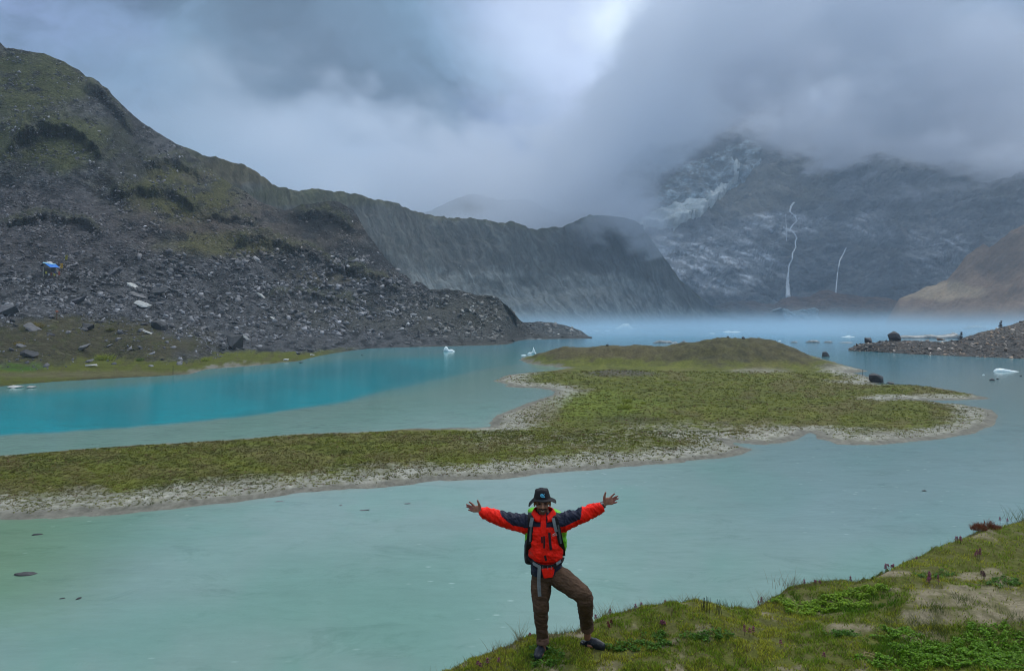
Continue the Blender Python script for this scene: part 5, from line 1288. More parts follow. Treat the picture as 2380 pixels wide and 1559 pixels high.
face = head & (r_[:, 2] > -.12) & (r_[:, 2] < .12) & (np.abs(r_[:, 1]) < .14)
c[face] = np.array([.42, .21, .135])
beard = face & (r_[:, 2] < -.040) & (r_[:, 1] < -.02); c[beard] = np.array([.13, .070, .048])
mst = face & (np.abs(r_[:, 0]) < .034) & (r_[:, 2] < -.036) & (r_[:, 2] > -.050) & (r_[:, 1] < -.07); c[mst] = np.array([.030, .020, .018])
teeth = face & (np.abs(r_[:, 0]) < .018) & (r_[:, 2] < -.056 + .010 * (r_[:, 0] / .022) ** 2) & (r_[:, 2] > -.067 + .010 * (r_[:, 0] / .022) ** 2) & (r_[:, 1] < -.07); c[teeth] = np.array([.38, .33, .30])
for sx in (-1, 1):
    d = np.hypot((r_[:, 0] - sx * .030) / .014, (r_[:, 2] - .004) / .0065); c[face & (d < 1) & (r_[:, 1] < -.05)] = np.array([.03, .02, .018])
    d = np.hypot((r_[:, 0] - sx * .030) / .018, (r_[:, 2] - .020) / .005); c[face & (d < 1) & (r_[:, 1] < -.05)] = np.array([.02, .014, .012])
v = v + nn * (fbm(v[:, 0] * 30, v[:, 1] * 30, v[:, 2] * 30, 2) * .0010)[:, None]
part('body', v, f, m_skin, cols=c)
# hair at the sides under the hat
part('hair', *[(a, b) for a, _, b in [fuse([ell(hc + np.array([0, .022, .030]), (.082, .088, .075)), ell(hc + np.array([0, .05, -.01]), (.070, .058, .07))], .006, 3)]][0], fabric('hair', .6, use_col=False, color=(.012, .010, .010)))

# --- hat
def hat():
    n = 64; vs, fs = [], []; prof = []
    for r, z in [(.0, .128), (.034, .130), (.058, .127), (.067, .120), (.072, .108), (.078, .085), (.084, .060), (.088, .040)]: prof.append((r, z, 0))
    for r, z in [(.092, .034), (.105, .031), (.120, .026), (.133, .020), (.138, .017), (.139, .012), (.133, .014), (.118, .020), (.100, .025), (.084, .028), (.080, .05), (.068, .09), (.04, .11)]: prof.append((r, z, 1 if r > .09 else 0))
    for r, z, b in prof:
        for k in range(n):
            a = 2 * math.pi * k / n; x, y = math.cos(a), math.sin(a); q = max(0, (r - .09) / .048)
            dz = q * (-.034 * abs(x) ** 2.5 * (1.25 if x < 0 else .75) + .010 * max(0, -y) + .006 * math.sin(3 * a + 1) + .008 * math.sin(5 * a)) + (0 if b else .003 * math.sin(4 * a + z * 60))
            vs.append([r * x * (1.02 if b else .96), r * y * (1.0 if b else 1.1), z + dz])
    m = len(prof)
    for j in range(m - 1):
        for k in range(n): fs.append((j * n + k, (j + 1) * n + k, (j + 1) * n + (k + 1) % n, j * n + (k + 1) % n))
    v = np.array(vs); R = np.array(Matrix.Rotation(math.radians(-3), 3, 'Y') @ Matrix.Rotation(math.radians(-3), 3, 'X')); return v @ R.T + hc + np.array([0, .006, .012]), fs
hv, hf = hat()
m_hat = fabric('hat_cloth', .8, use_col=False, color=(.014, .014, .017))
hat_o = part('hat', hv, hf, m_hat)
def strokes(lines, r, n=6):
    vs, fs, b = [], [], 0
    for pts in lines:
        v, f = tube(pts, [r] * len(pts), n); vs.append(v); fs += [tuple(i + b for i in q) for q in f]; b += len(v)
    return np.concatenate(vs), fs
def em(p, k=1.0):      # emblem plane on the front of the crown
    x = (p[0] - 577) / 4.33 * .00127 * 2.119; z = (205 - p[1]) / 4.33 * .00127 * 2.119
    return hc + np.array([x - .002, -.084 - .004 + .26 * (z), .094 + z])
m_em = fabric('emblem_blue', .5, use_col=False, color=(.10, .50, .75))
ev, ef = strokes([[em(p) for p in L_] for L_ in ([(575, 185), (552, 184), (541, 198), (545, 216), (565, 228), (590, 232), (612, 228)], [(556, 200), (570, 193), (585, 203), (575, 216), (562, 212)], [(583, 188), (590, 212)], [(608, 184), (592, 204)], [(592, 202), (606, 218)])], .0030)
o = mesh_obj('emblem', ev - ROOT, ef, m_em, hat_o)

# --- jacket
TR = [(290, 716, 62, .070), (325, 718, 108, .088), (360, 722, 126, .108), (430, 724, 130, .125), (510, 726, 136, .136), (590, 731, 140, .142), (640, 735, 136, .140), (670, 736, 120, .132), (690, 738, 116, .128), (715, 740, 122, .132), (765, 740, 128, .132), (785, 742, 122, .126)]
def torso_ring(cy):
    ys = [t_[0] for t_ in TR]; return [np.interp(cy, ys, [t_[k] for t_ in TR]) for k in (1, 2, 3)]
def front(cx, cy, off=.012):
    c0, hw, hd = torso_ring(cy); u = min(.98, abs(cx - c0) / hw); d = hd * (1 - u ** 2.3) ** (1 / 2.3)
    z = Q(c0, cy)[2]; Y = 7.5 - d - off
    return np.array([Q(cx, cy)[0], Y, z])
def zlift(p):      # a point on the front face seen at the same frame height
    return p
tr = [(Q(a[1], a[0]), a[2] * PXM, a[3]) for a in TR]
pieces = [rings(tr)]
pieces += [tube([Q(650, 385), Q(600, 388), Q(540, 382), Q(470, 368), Q(400, 350), Q(310, 322), Q(240, 298, 7.48)], [.100, .098, .086, .074, .068, .060, (.046, .044)], 20),
           tube([Q(795, 385), Q(850, 380), Q(900, 364), Q(960, 340), Q(1020, 318), Q(1095, 288), Q(1160, 263, 7.48)], [.100, .096, .084, .074, .068, .060, (.048, .046)], 20)]
v, nn, f = fuse(pieces, .0055, 5)
# folds: across the sleeves, slanting over the trunk
sl = (v[:, 0] < Q(575, 0)[0]) | (v[:, 0] > Q(880, 0)[0])
fold = ridged(v[:, 0] * 15 + v[:, 2] * 9, v[:, 1] * 9, v[:, 2] * 8, 3) * .019 * sl + fbm(v[:, 0] * 11 + v[:, 2] * 6, v[:, 1] * 8, v[:, 2] * 16, 3) * .013 * ~sl + fbm(v[:, 0] * 50, v[:, 1] * 30, v[:, 2] * 40, 2) * .002
zt = v[:, 2]; hem = np.exp(-((zt - Q(0, 682)[2]) / .018) ** 2) * ~sl
v = v + nn * (fold - hem * .022)[:, None]
cx_ = (v[:, 0] - Q(0, 0)[0]) / PXM * 1.0; cy_ = (Q(0, 0)[2] - v[:, 2]) / PXM
c = np.broadcast_to(RED, v.shape).copy()
# the front face is seen a little lower than its height says: shift by the view angle
cyv = cy_ + (7.5 - v[:, 1]) * -.0 / PXM
navy = np.zeros(len(v), bool)
navy |= (cyv < 392) & (cx_ > 590) & (cx_ < 865) & ~((cx_ > 690) & (cx_ < 735) & (v[:, 1] < 7.5))
ytop_l = np.interp(cx_, [380, 470, 590], [312, 385, 402]); navy |= (cx_ > 378 + (cyv - 300) * .5) & (cx_ < 600) & (cyv < ytop_l)
ytop_r = np.interp(cx_, [860, 980, 1015], [396, 345, 330]); navy |= (cx_ >= 855) & (cx_ < 1018 - (cyv - 262) * .2) & (cyv < ytop_r)
navy |= (cyv > 684) & ~((np.abs(cx_ - 748) < 42 + (cyv - 760) * -.25) & (v[:, 1] < 7.5))
c[navy] = NAVY
part('jacket', v, f, m_jacket, cols=c)
# standing collar, open at the throat
def collar():
    n, m = 40, 9; vs = []; a0, a1 = math.radians(-72), math.radians(252)
    cc = Q(716, 318, 7.49)
    for s_ in (0, 1):
        for j in range(m):
            u = j / (m - 1)
            for k in range(n):
                a = a0 + (a1 - a0) * k / (n - 1); fr = max(0, -math.sin(a)) ** 2
                r = .088 + .016 * math.sin(u * math.pi) + .022 * (1 - u) + (.010 if s_ == 0 else -.002) + .004 * math.sin(a * 5 + u * 3)
                vs.append(cc + np.array([r * math.cos(a), r * .92 * math.sin(a), -.045 + u * (.112 - .060 * fr)]))
    fs = [tuple(q) for q in grid_faces(m, n)] + [tuple(q[::-1] + m * n) for q in grid_faces(m, n)]
    for k in range(n - 1): fs.append(((m - 1) * n + k, (m - 1) * n + k + 1, m * n + (m - 1) * n + k + 1, m * n + (m - 1) * n + k)); fs.append((k + 1, k, m * n + k, m * n + k + 1))
    for j in range(m - 1):
        fs.append(((j + 1) * n, j * n, m * n + j * n, m * n + (j + 1) * n)); fs.append((j * n + n - 1, (j + 1) * n + n - 1, m * n + (j + 1) * n + n - 1, m * n + j * n + n - 1))
    return vs, fs
cv, cf = collar(); part('collar', cv, cf, m_jacket, cols=np.broadcast_to(RED, (len(cv), 3)))
def strip(pts, w, th=.004, off=.012, wend=None):
    """flat ribbon over the front of the jacket through measured points"""
    P = []
    for (x0, y0), (x1, y1) in zip(pts[:-1], pts[1:]):
        m = max(2, int(math.hypot(x1 - x0, y1 - y0) / 12))
        for k in range(m): P.append((x0 + (x1 - x0) * k / m, y0 + (y1 - y0) * k / m))
    P.append(pts[-1]); C_ = np.array([front(x, y, off) for x, y in P]); T = np.gradient(C_, axis=0); T /= np.linalg.norm(T, axis=1)[:, None]
    vs, fs = [], []
    for i, (p, t_) in enumerate(zip(C_, T)):
        cx0 = torso_ring(P[i][1])[0]; u = (P[i][0] - cx0) / torso_ring(P[i][1])[1]; nrm = np.array([u * .9, -1, 0]); nrm /= np.linalg.norm(nrm)
        s = np.cross(t_, nrm); s /= np.linalg.norm(s); ww = (w if wend is None else w + (wend - w) * i / (len(P) - 1)) * .5
        for a, b in ((-1, 0), (1, 0), (1, 1), (-1, 1)): vs.append(p + s * ww * a + nrm * th * b)
        if i:
            q = (i - 1) * 4
            for k in range(4): fs.append((q + k, q + (k + 1) % 4, q + 4 + (k + 1) % 4, q + 4 + k))
    fs += [(3, 2, 1, 0), tuple(len(vs) - 4 + k for k in range(4))]
    return np.array(vs), fs
def solid(name, vf, color, mat=None, parent=person, root=ROOT, label=None, smooth=False):
    v, f = vf; return part(name, v, f, mat or m_strap, parent, root, np.broadcast_to(np.array(color), (len(v), 3)), label, smooth)
solid('chest_pocket_zip', strip([(757, 428), (762, 500), (769, 560)], 20 * PXM, off=.010), (.03, .012, .018))
solid('placket', strip([(712, 340), (712, 450), (718, 560), (726, 660)], 36 * PXM, .003, off=.006), RED * .92, m_jacket)
solid('zip', strip([(716, 452), (717, 500), (716, 545)], 13 * PXM, off=.014), (.02, .008, .012))
solid('zip', strip([(722, 600), (732, 640)], 17 * PXM, off=.014), (.02, .008, .012))
solid('storm_flap', strip([(699, 458), (701, 505)], 12 * PXM, off=.012), (.02, .008, .012))
solid('jacket_tail', strip([(742, 700), (750, 776)], 92 * PXM, .006, off=.014, wend=66 * PXM), RED, m_jacket)
def lg(x, y): return front(x, y, .0165)
lv, lf = strokes([[lg(778, 447), lg(786, 441), lg(795, 440)], [lg(788, 447), lg(794, 434), lg(806, 431), lg(816, 440), lg(818, 449)], [lg(797, 449), lg(800, 440), lg(807, 439), lg(810, 449)], [lg(782, 453), lg(822, 453)]], .0016)
part('chest_logo', lv, lf, fabric('logo_white', .6, use_col=False, color=(.75, .72, .70)))

# --- trousers
pieces = [rings([(Q(740, 715), .135, .105), (Q(742, 760), .150, .118), (Q(748, 810), .152, .122), (Q(750, 850), .125, .105)]),
          tube([Q(705, 790), Q(697, 900, 7.47), Q(694, 1000, 7.43), Q(696, 1060, 7.41), Q(697, 1150, 7.43), Q(706, 1240, 7.44), Q(710, 1312, 7.45)], [.098, .104, .086, .079, .067, .058, .054], 22),
          tube([Q(795, 790), Q(870, 830, 7.42), Q(950, 890, 7.33), Q(1020, 945, 7.26), Q(1046, 985, 7.25), Q(1050, 1060, 7.34), Q(1055, 1130, 7.45), Q(1062, 1205, 7.55)], [.104, .108, .098, .090, .082, .072, .066, .060], 22)]
v, nn, f = fuse(pieces, .0055, 5)
fold = ridged(v[:, 0] * 7 + v[:, 2] * 5, v[:, 1] * 8, v[:, 2] * 13, 3, .55) * .012 + fbm(v[:, 0] * 26, v[:, 1] * 20, v[:, 2] * 34, 3) * .004
zz = v[:, 2]; knee = np.exp(-((zz - Q(0, 1060)[2]) / .010) ** 2) * (v[:, 0] < Q(800, 0)[0])
v = v + nn * (fold - .004 - knee * .006)[:, None]
cb = np.array([.080, .047, .028]); c = np.broadcast_to(cb, v.shape).copy()
part('trousers', v, f, m_trouser, cols=c)
for (a, b, r) in ((Q(709, 1288, 7.45), Q(711, 1338, 7.45), .064), (Q(1061, 1180, 7.53), Q(1064, 1224, 7.565), .070)):
    v, nn, f = fuse([tube([a, b], [r * .98, r * .98], 24, cap=False)], .005, 2)
    v = v + nn * (fbm(v[:, 0] * 30, v[:, 1] * 30, v[:, 2] * 30, 2) * .004)[:, None]
    part('cuff', v, f, m_trouser, cols=np.broadcast_to(np.array([.15, .085, .062]), v.shape))
# --- clogs
m_clog = fabric('clog_rubber', .5, use_col=True, scale=30, spec=.4)
def clog(ankle, yaw, ground):
    L_ = .145
    def loc(x, y, z):
        p = Vector((x, y, z)); p.rotate(Quaternion((0, 0, 1), yaw)); return np.array([ankle[0] + p.x, ankle[1] + p.y, ground + p.z])
    pc = [rings([(loc(0, -.055, .004), .001, .001), (loc(0, -.055, .008), .001, .001)])][:0]
    # sole and upper run along local -y (toe)
    pc.append(tube([loc(0, .055, .028), loc(0, -.02, .026), loc(0, -.10, .028), loc(.004, -.165, .028)], [(.038, .026), (.040, .026), (.050, .027), (.040, .024)], 20))
    pc.append(tube([loc(0, -.035, .066), loc(0, -.10, .060), loc(.004, -.160, .044)], [(.048, .042), (.053, .044), (.042, .032)], 20))
    pc.append(tube([loc(-.03, .05, .045), loc(0, .072, .05), loc(.03, .05, .045)], [.012, .012, .012], 12))
    v, nn, f = fuse(pc, .005, 3)
    v[:, 2] = np.maximum(v[:, 2], ground + .004)
    n_ = fbm(v[:, 0] * 40, v[:, 1] * 40, v[:, 2] * 40, 3)
    c = np.broadcast_to(np.array([.014, .018, .028]), v.shape).copy(); c[n_ > .28] = np.array([.045, .05, .055]); c[v[:, 2] < ground + .016] = np.array([.030, .033, .038])
    o = part('clog', v + nn * (n_ * .0015)[:, None], f, m_clog, cols=c)
    sv, sf = tube([loc(-.046, .03, .040), loc(-.046, -.02, .085), loc(0, -.045, .108), loc(.046, -.02, .085), loc(.046, .03, .040)], [(.013, .005)] * 5, 10)
    s = mesh_obj('strap', sv - ROOT, sf, m_clog, o, cols=np.broadcast_to(np.array([.014, .018, .028]), sv.shape))
gl = lambda p: float(bank_height(np.array([p[0]]), np.array([p[1]]))[0][0])
AL2 = Q(708, 1400, 7.47); AR2 = Q(1066, 1300, 7.62)
clog(AL2, math.radians(-22), TOP - .004); clog(AR2, math.radians(62), TOP - .004)
# --- watch on the viewer's right wrist
wc = wr * .93 + Q(1165, 262, 7.48) * .07; wdir = (wr - Q(1100, 287)); wdir /= np.linalg.norm(wdir)
wv, wf = tube([wc - wdir * .012, wc + wdir * .012], [(.036, .029)] * 2, 24, cap=False)
wo = solid('watch', (wv, wf), (.05, .05, .045), fabric('watch_band', .4))
pv, pf = ell(wc + np.array([-.012, -.020, .018]), (.015, .008, .013)); mesh_obj('watch_case', pv - ROOT, pf, fabric('watch_metal', .25, use_col=False, color=(.45, .45, .44)), wo)

# --- backpack: covered bag behind the shoulders, harness in front
def rbox(c, hx, hy, hz, pw=3.4, n=40):
    v, f = ell((0, 0, 0), (1, 1, 1), n); s = (np.abs(v) ** pw).sum(1) ** (-1 / pw); v = v * s[:, None]
    return v * np.array([hx, hy, hz]) + c, f
v, nn, f = fuse([rbox(Q(735, 478, 7.77), .208, .13, .262), rbox(Q(702, 305, 7.72), .135, .09, .055)], .009, 4)
v = v + nn * (ridged(v[:, 0] * 6, v[:, 1] * 14, v[:, 2] * 11, 3) * .016 + fbm(v[:, 0] * 20, v[:, 1] * 20, v[:, 2] * 20, 2) * .004)[:, None]
part('rain_cover', v, f, m_cover, pack, PR, np.broadcast_to(np.array([.13, .52, .010]), v.shape))
v, nn, f = fuse([rbox(Q(600, 610, 7.62), .046, .10, .12)], .008, 3)
part('side_pocket', v + nn * (fbm(v[:, 0] * 20, v[:, 1] * 20, v[:, 2] * 20, 3) * .006)[:, None], f, m_strap, pack, PR, np.broadcast_to(np.array([.020, .020, .024]), v.shape))
def over(pts, Yback):      # strap path: back over the shoulder, then down the chest
    return pts
def strap(pts3, w, th, color, name, label=None, parent=pack):
    P = [np.array(p) for p in pts3]; R = []
    vs, fs = [], []; Pn = []
    for i in range(len(P) - 1):
        m = max(2, int(np.linalg.norm(P[i + 1] - P[i]) / .015))
        for k in range(m): Pn.append(P[i] * (1 - k / m) + P[i + 1] * k / m)
    Pn.append(P[-1]); Pn = np.array(Pn)
    for _ in range(3): Pn[1:-1] = (Pn[:-2] + 2 * Pn[1:-1] + Pn[2:]) / 4
    T = np.gradient(Pn, axis=0); T /= np.linalg.norm(T, axis=1)[:, None]
    for i, (p, t_) in enumerate(zip(Pn, T)):
        s = np.cross(t_, np.array([0, -1.0, .0]) if abs(t_[1]) < .8 else np.array([0, 0, 1.0])); s /= np.linalg.norm(s)
        if s[0] < 0: s = -s
        nrm = np.cross(s, t_); 
        for a, b in ((-1, -1), (1, -1), (1, 1), (-1, 1)): vs.append(p + s * w * .5 * a + nrm * th * .5 * b)
        if i:
            q = (i - 1) * 4
            for k in range(4): fs.append((q + k, q + (k + 1) % 4, q + 4 + (k + 1) % 4, q + 4 + k))
    fs += [(3, 2, 1, 0), tuple(len(vs) - 4 + k for k in range(4))]
    return part(name, vs, fs, m_strap, parent, PR, np.broadcast_to(np.array(color), (len(vs), 3)), label, smooth=False)
def S(x, y, off=.03): return front(x, y, off)
top_l = [Q(618, 305, 7.66), Q(612, 300, 7.56), Q(612, 312, 7.48) + np.array([0, -.07, -.01])]
top_r = [Q(800, 305, 7.66), Q(804, 300, 7.56), Q(800, 312, 7.48) + np.array([0, -.07, -.01])]
strap(top_l + [S(614, 380), S(606, 450), S(600, 530, .03), Q(596, 590, 7.46), Q(598, 640, 7.60)], .052, .014, BLACK * 1.4, 'shoulder_strap')
strap(top_r + [S(822, 380), S(836, 450), S(850, 520, .03), Q(866, 580, 7.46), Q(870, 640, 7.60)], .052, .014, BLACK * 1.4, 'shoulder_strap')
strap([S(626, 318, .062), S(618, 345, .062), S(612, 385, .060)], .034, .005, WEB, 'webbing'); strap([S(614, 385, .056), S(610, 440, .052), S(606, 500, .050)], .018, .004, WEB * .6, 'webbing')
strap([S(788, 318, .046), S(797, 360, .046), S(812, 420, .046)], .030, .005, WEB, 'webbing'); strap([S(828, 380, .046), S(838, 440, .044), S(850, 520, .04)], .018, .004, WEB * .6, 'webbing')
v, f = tube([S(826, 372, .05), S(836, 380, .05), S(830, 392, .05), S(822, 384, .05), S(826, 372, .05)], [.003] * 5, 8); part('buckle', v, f, m_strap, pack, PR, np.broadcast_to(WEB * .5, v.shape))
strap([Q(606, 640, 7.62), Q(614, 665, 7.44), S(640, 684, .018), S(700, 694, .018), S(740, 697, .018), S(800, 692, .018), S(850, 676, .018), Q(866, 655, 7.50)], .046, .010, BLACK * 1.2, 'hip_belt')
strap([S(628, 676, .028), S(660, 686, .028), S(688, 694, .028)], .028, .004, WEB, 'webbing'); strap([S(812, 672, .028), S(850, 660, .028)], .026, .004, WEB * 1.1, 'webbing')
for x in (706, 745, 772): strap([S(x, 684, .030), S(x, 708, .030)], .006, .004, WEB * .9, 'webbing')
strap([S(680, 690, .036), S(676, 740, .040), Q(678, 850, 7.345), Q(686, 964, 7.33)], .034, .004, WEB, 'webbing', 'long grey strap end hanging from the hip belt')

# ------------------------------------------------------------------ flowers and small plants on the bank
t = NT('plant_stalks'); m_plant = t.done(t.attr('Col'), .8, .2)
def flower_spike(x, Yp, h, label, n_stem=1, pink=(.30, .09, .16), group=None):
    X0 = (x - CX) / F * Yp; z0 = float(put(np.array([X0]), np.array([Yp]))[0]) - .01; o = empty('flower_spike', (X0, Yp, z0)); vs, fs, cs, b = [], [], [], 0
    fv, ff, fc, fb = [], [], [], 0
    for s in range(n_stem):
        ox, oy = rng.normal(0, .03 * (n_stem > 1)), rng.normal(0, .03 * (n_stem > 1)); hh = h * rng.uniform(.75, 1.1); ln = rng.normal(0, .06)
        v, f = tube([np.array([ox, oy, 0]), np.array([ox + ln * hh * .5, oy, hh * .5]), np.array([ox + ln * hh, oy, hh])], [.0022, .002, .0015], 6)
        vs.append(v); fs += [tuple(i + b for i in q) for q in f]; b += len(v)
        for k in range(int(7 + hh * 60)):
            u = .45 + .55 * k / (7 + hh * 60); a = k * 2.4; r = .011 * (1.25 - u) * 1.6
            v, f = ell(np.array([ox + ln * hh * u + math.cos(a) * r, oy + math.sin(a) * r, hh * u]), (.0065, .0065, .006), 6); fv.append(v); ff += [tuple(i + fb for i in q) for q in f]; fb += len(v)
            fc.append(np.repeat([np.array(pink) * rng.uniform(.35, 1.3)], len(v), 0))
    mesh_obj('stem', np.concatenate(vs), fs, m_plant, o, cols=np.broadcast_to(np.array([.03, .03, .016]), (b, 3)))
    mesh_obj('blossom', np.concatenate(fv), ff, m_plant, o, cols=np.concatenate(fc))
    return tag(o, label, 'flower', group)
flower_spike(1870, 9.50, .11, 'dark flower spike right of the red tinged tuft on the edge')
flower_spike(1978, 9.66, .10, 'lone purple flower spike on the level part of the edge')
flower_spike(2066, 10.0, .16, 'tall magenta flower spike where the edge starts to climb', 2)
flower_spike(1765, 8.95, .13, 'reddish flower stalk at the bend of the edge', 2)
flower_spike(1547, 8.6, .09, 'small dark flower spike on the edge between two tufts')
flower_spike(1489, 8.52, .10, 'upper of two flower spikes right of the hump')
flower_spike(1478, 8.45, .08, 'lower of two flower spikes right of the hump')
flower_spike(1417, 8.40, .10, 'dark flower spike beside the pale tuft near the hiker shoe')
flower_spike(1231, 7.92, .08, 'dark bud close behind the hiker leg')
flower_spike(1738, 7.78, .13, 'pink flower spikes in the open turf below the leafy patch', 3)
flower_spike(1815, 7.6, .10, 'single pink spike right of the pink pair in the turf')
flower_spike(1160, 7.22, .12, 'pale purple flower in the turf left of the hiker')
flower_spike(1115, 7.2, .09, 'faint purple flowers at the lower left end of the bank', 3)
flower_spike(2168, 9.2, .17, 'cluster of purple flower spikes beside the large bare patch', 5)
flower_spike(2265, 10.3, .15, 'pink flower cluster high on the right of the bank', 4)
flower_spike(2297, 9.3, .14, 'tall dark flower stalks above the right bare patch', 3, (.14, .06, .08))
flower_spike(1545, 7.9, .08, 'purple flowers in the shadow under the hump', 3)
flower_spike(1420, 8.0, .07, 'small red flowers under the hump beside the hiker', 3, (.16, .03, .04))
flower_spike(2226, 10.9, .12, 'group of thin pink stalks below the red shrub', 4)
flower_spike(2080, 10.2, .08, 'row of small pink stalks on the climbing edge', 4)
flower_spike(1915, 7.35, .10, 'solitary dark stalk at the bottom of the bank')
for i, (x, Yp, n, h) in enumerate([(1385, 8.3, 1, .09), (1648, 8.76, 1, .07), (2010, 9.7, 1, .06), (1900, 9.55, 2, .07), (2130, 10.5, 1, .08), (2350, 12.0, 2, .14)]):
    flower_spike(x, Yp, h, ['dark spike right beside the rolled trouser cuff', 'tiny spike on the straight part of the edge', 'short spike past the lone purple one', 'pair of short spikes right of the dark one on the edge', 'short spike half way up the climbing edge', 'two reddish stalks near the top right corner of the bank'][i], n)
# black green rush stems standing in two bundles
for x, n, lab in [(1640, 7, 'left bundle of dark upright rush stems'), (1672, 5, 'right bundle of dark upright rush stems')]:
    Yp = 8.18; X0 = (x - CX) / F * Yp; o = empty('rush_clump', (X0, Yp, float(put(np.array([X0]), np.array([Yp]))[0]) - .01)); vs, fs, b = [], [], 0
    for k in range(n):
        dx = (k - n / 2) * .014 + rng.normal(0, .004); v, f = tube([np.array([dx, rng.normal(0, .02), 0]), np.array([dx + rng.normal(0, .008), 0, rng.uniform(.12, .19)])], [.0032, .0022], 6); vs.append(v); fs += [tuple(i + b for i in q) for q in f]; b += len(v)
    mesh_obj('stems', np.concatenate(vs), fs, m_plant, o, cols=np.broadcast_to(np.array([.012, .020, .016]), (b, 3))); tag(o, lab, 'plant')
# red shrub on the skyline of the bank
Yp = 11.65; X0 = (2292 - CX) / F * Yp; o = empty('red_shrub', (X0, Yp, float(put(np.array([X0]), np.array([Yp]))[0]))); n = 1000; a = rng.uniform(0, 6.28, n); r = np.sqrt(rng.rand(n))
px_, py_ = np.cos(a) * r * .24 + .03 * np.sin(a * 3), np.sin(a) * r * .14; pz_ = rng.rand(n) ** 2 * .10 * (1 - r ** 2) * (1 + .6 * np.sin(px_ * 30)) 
blades('foliage', px_, py_, pz_, .07, .010, lerp3(np.array([.13, .020, .020]), np.array([.20, .10, .04]), rng.rand(n)), None, lean=.6, parent=o); tag(o, 'low crimson leaved shrub on the upper right edge of the bank', 'shrub')
# dry twig lying low on the right
Yp = 7.3; X0 = (2000 - CX) / F * Yp
v, f = strokes([[np.array([0, 0, .015]), np.array([.07, -.02, .03]), np.array([.14, -.05, .012])], [np.array([.03, 0, .02]), np.array([.06, .03, .05])], [np.array([.0, .03, .02]), np.array([.07, .02, .045]), np.array([.16, .0, .02])]], .003)
o = mesh_obj('dry_twig', v, f, m_plant, cols=np.broadcast_to(np.array([.36, .27, .15]), v.shape)); o.location = (X0, Yp, float(put(np.array([X0]), np.array([Yp]))[0])); tag(o, 'dry pale twig lying in the turf at the bottom of the bank', 'twig')

# ------------------------------------------------------------------ blue roofed shrine hut on the boulder field
hp = surf_at(HG, 118, 640); HZ = hp.z - .2; s_ = hp.y / 2775.0     # metres per full-size pixel there
def hu(ox, oy, dy=0): p = W(ox, oy, hp.y + dy); return np.array([p[0], p[1], p[2]]) - np.array(hp)
hut = empty('hut', tuple(hp)); tag(hut, 'small open hut with a bright blue sheet roof standing on the rubble', 'hut')
def slab_obj(name, quad, th, color, rough=.6, parent=hut, metal=0):
    q = [np.array(p, float) for p in quad]; n = np.cross(q[1] - q[0], q[3] - q[0]); n /= np.linalg.norm(n)
    v = [p + n * th * .5 for p in q] + [p - n * th * .5 for p in q]; f = [(0, 1, 2, 3), (7, 6, 5, 4)] + [(i, i + 4, (i + 1) % 4 + 4, (i + 1) % 4) for i in range(4)]
    return mesh_obj(name, v, f, fabric(name + '_surface', rough, use_col=False, color=color, scale=6, bump=.4), parent, smooth=False)
zb = hu(0, 1036)[2]
ridge_l, ridge_r = hu(162, 984, .6), hu(209, 991, .6); eave_l, eave_r = hu(188, 1002, -1.0), hu(224, 1004, -1.0); be_l, be_r = hu(150, 998, 2.2), hu(196, 1003, 2.2)
slab_obj('roof', [eave_l, eave_r, ridge_r, ridge_l], .08, (.01, .20, .75), .35); slab_obj('roof', [ridge_l, ridge_r, be_r, be_l], .08, (.02, .05, .08), .6)
slab_obj('ridge_cap', [ridge_l + np.array([.1, -.45, -.18]), ridge_r + np.array([.05, -.45, -.18]), ridge_r + np.array([0, 0, .07]), ridge_l + np.array([0, 0, .07])], .04, (.30, .62, .80), .35)
for ox, dy in ((162, -.3), (187, -.9), (209, -.9), (157, 2.0), (205, 2.0)):
    t_ = hu(ox, 1003, dy); b_ = t_.copy(); b_[2] = zb - .3; v, f = tube([b_, t_], [.10, .10], 8); mesh_obj('post', v, f, fabric('post_wood', .8, use_col=False, color=(.42, .40, .34) if ox == 162 else (.08, .06, .05)), hut)
A, B = hu(159, 1004, 1.9), hu(207, 1004, 1.9); A2, B2 = A.copy(), B.copy(); A2[2] = B2[2] = zb; slab_obj('wall', [A2, B2, B, A], .12, (.10, .10, .095), .9)
g0, g1, g2 = hu(163, 1001, -.2), hu(188, 1003, -.85), hu(163, 987, .5); v = [g0, g1, g2, g0 + np.array([.1, .1, 0]), g1 + np.array([.1, .1, 0]), g2 + np.array([.1, .1, 0])]
mesh_obj('gable', v, [(0, 1, 2), (5, 4, 3), (0, 3, 4, 1), (1, 4, 5, 2), (2, 5, 3, 0)], fabric('gable_boards', .8, use_col=False, color=(.07, .08, .07)), hut, smooth=False)
for ox, oy, w, h, c_, nm in [(173, 1022, 7, 9, (.42, .40, .08), 'yellow cloth'), (184, 1029, 6, 8, (.42, .44, .50), 'white cloth'), (193, 1027, 6, 12, (.18, .07, .06), 'maroon cloth'), (204, 1030, 7, 8, (.42, .38, .08), 'small yellow cloth'), (208, 1020, 6, 8, (.10, .14, .26), 'blue cloth'), (222, 1024, 6, 14, (.38, .08, .05), 'red cloth'), (216, 1018, 5, 9, (.45, .38, .26), 'cream cloth')]:
    a = hu(ox, oy, -1.1); w2, h2 = w * s_ / 2, h * s_ / 2
    q = [a + np.array([-w2, 0, -h2]), a + np.array([w2, .05, -h2]), a + np.array([w2, 0, h2]), a + np.array([-w2, -.05, h2])]
    o = slab_obj('prayer_flag', q, .03, c_, .9, None); o.location = hp; tag(o, f'{nm} prayer flag hanging by the blue roofed hut', 'flag')
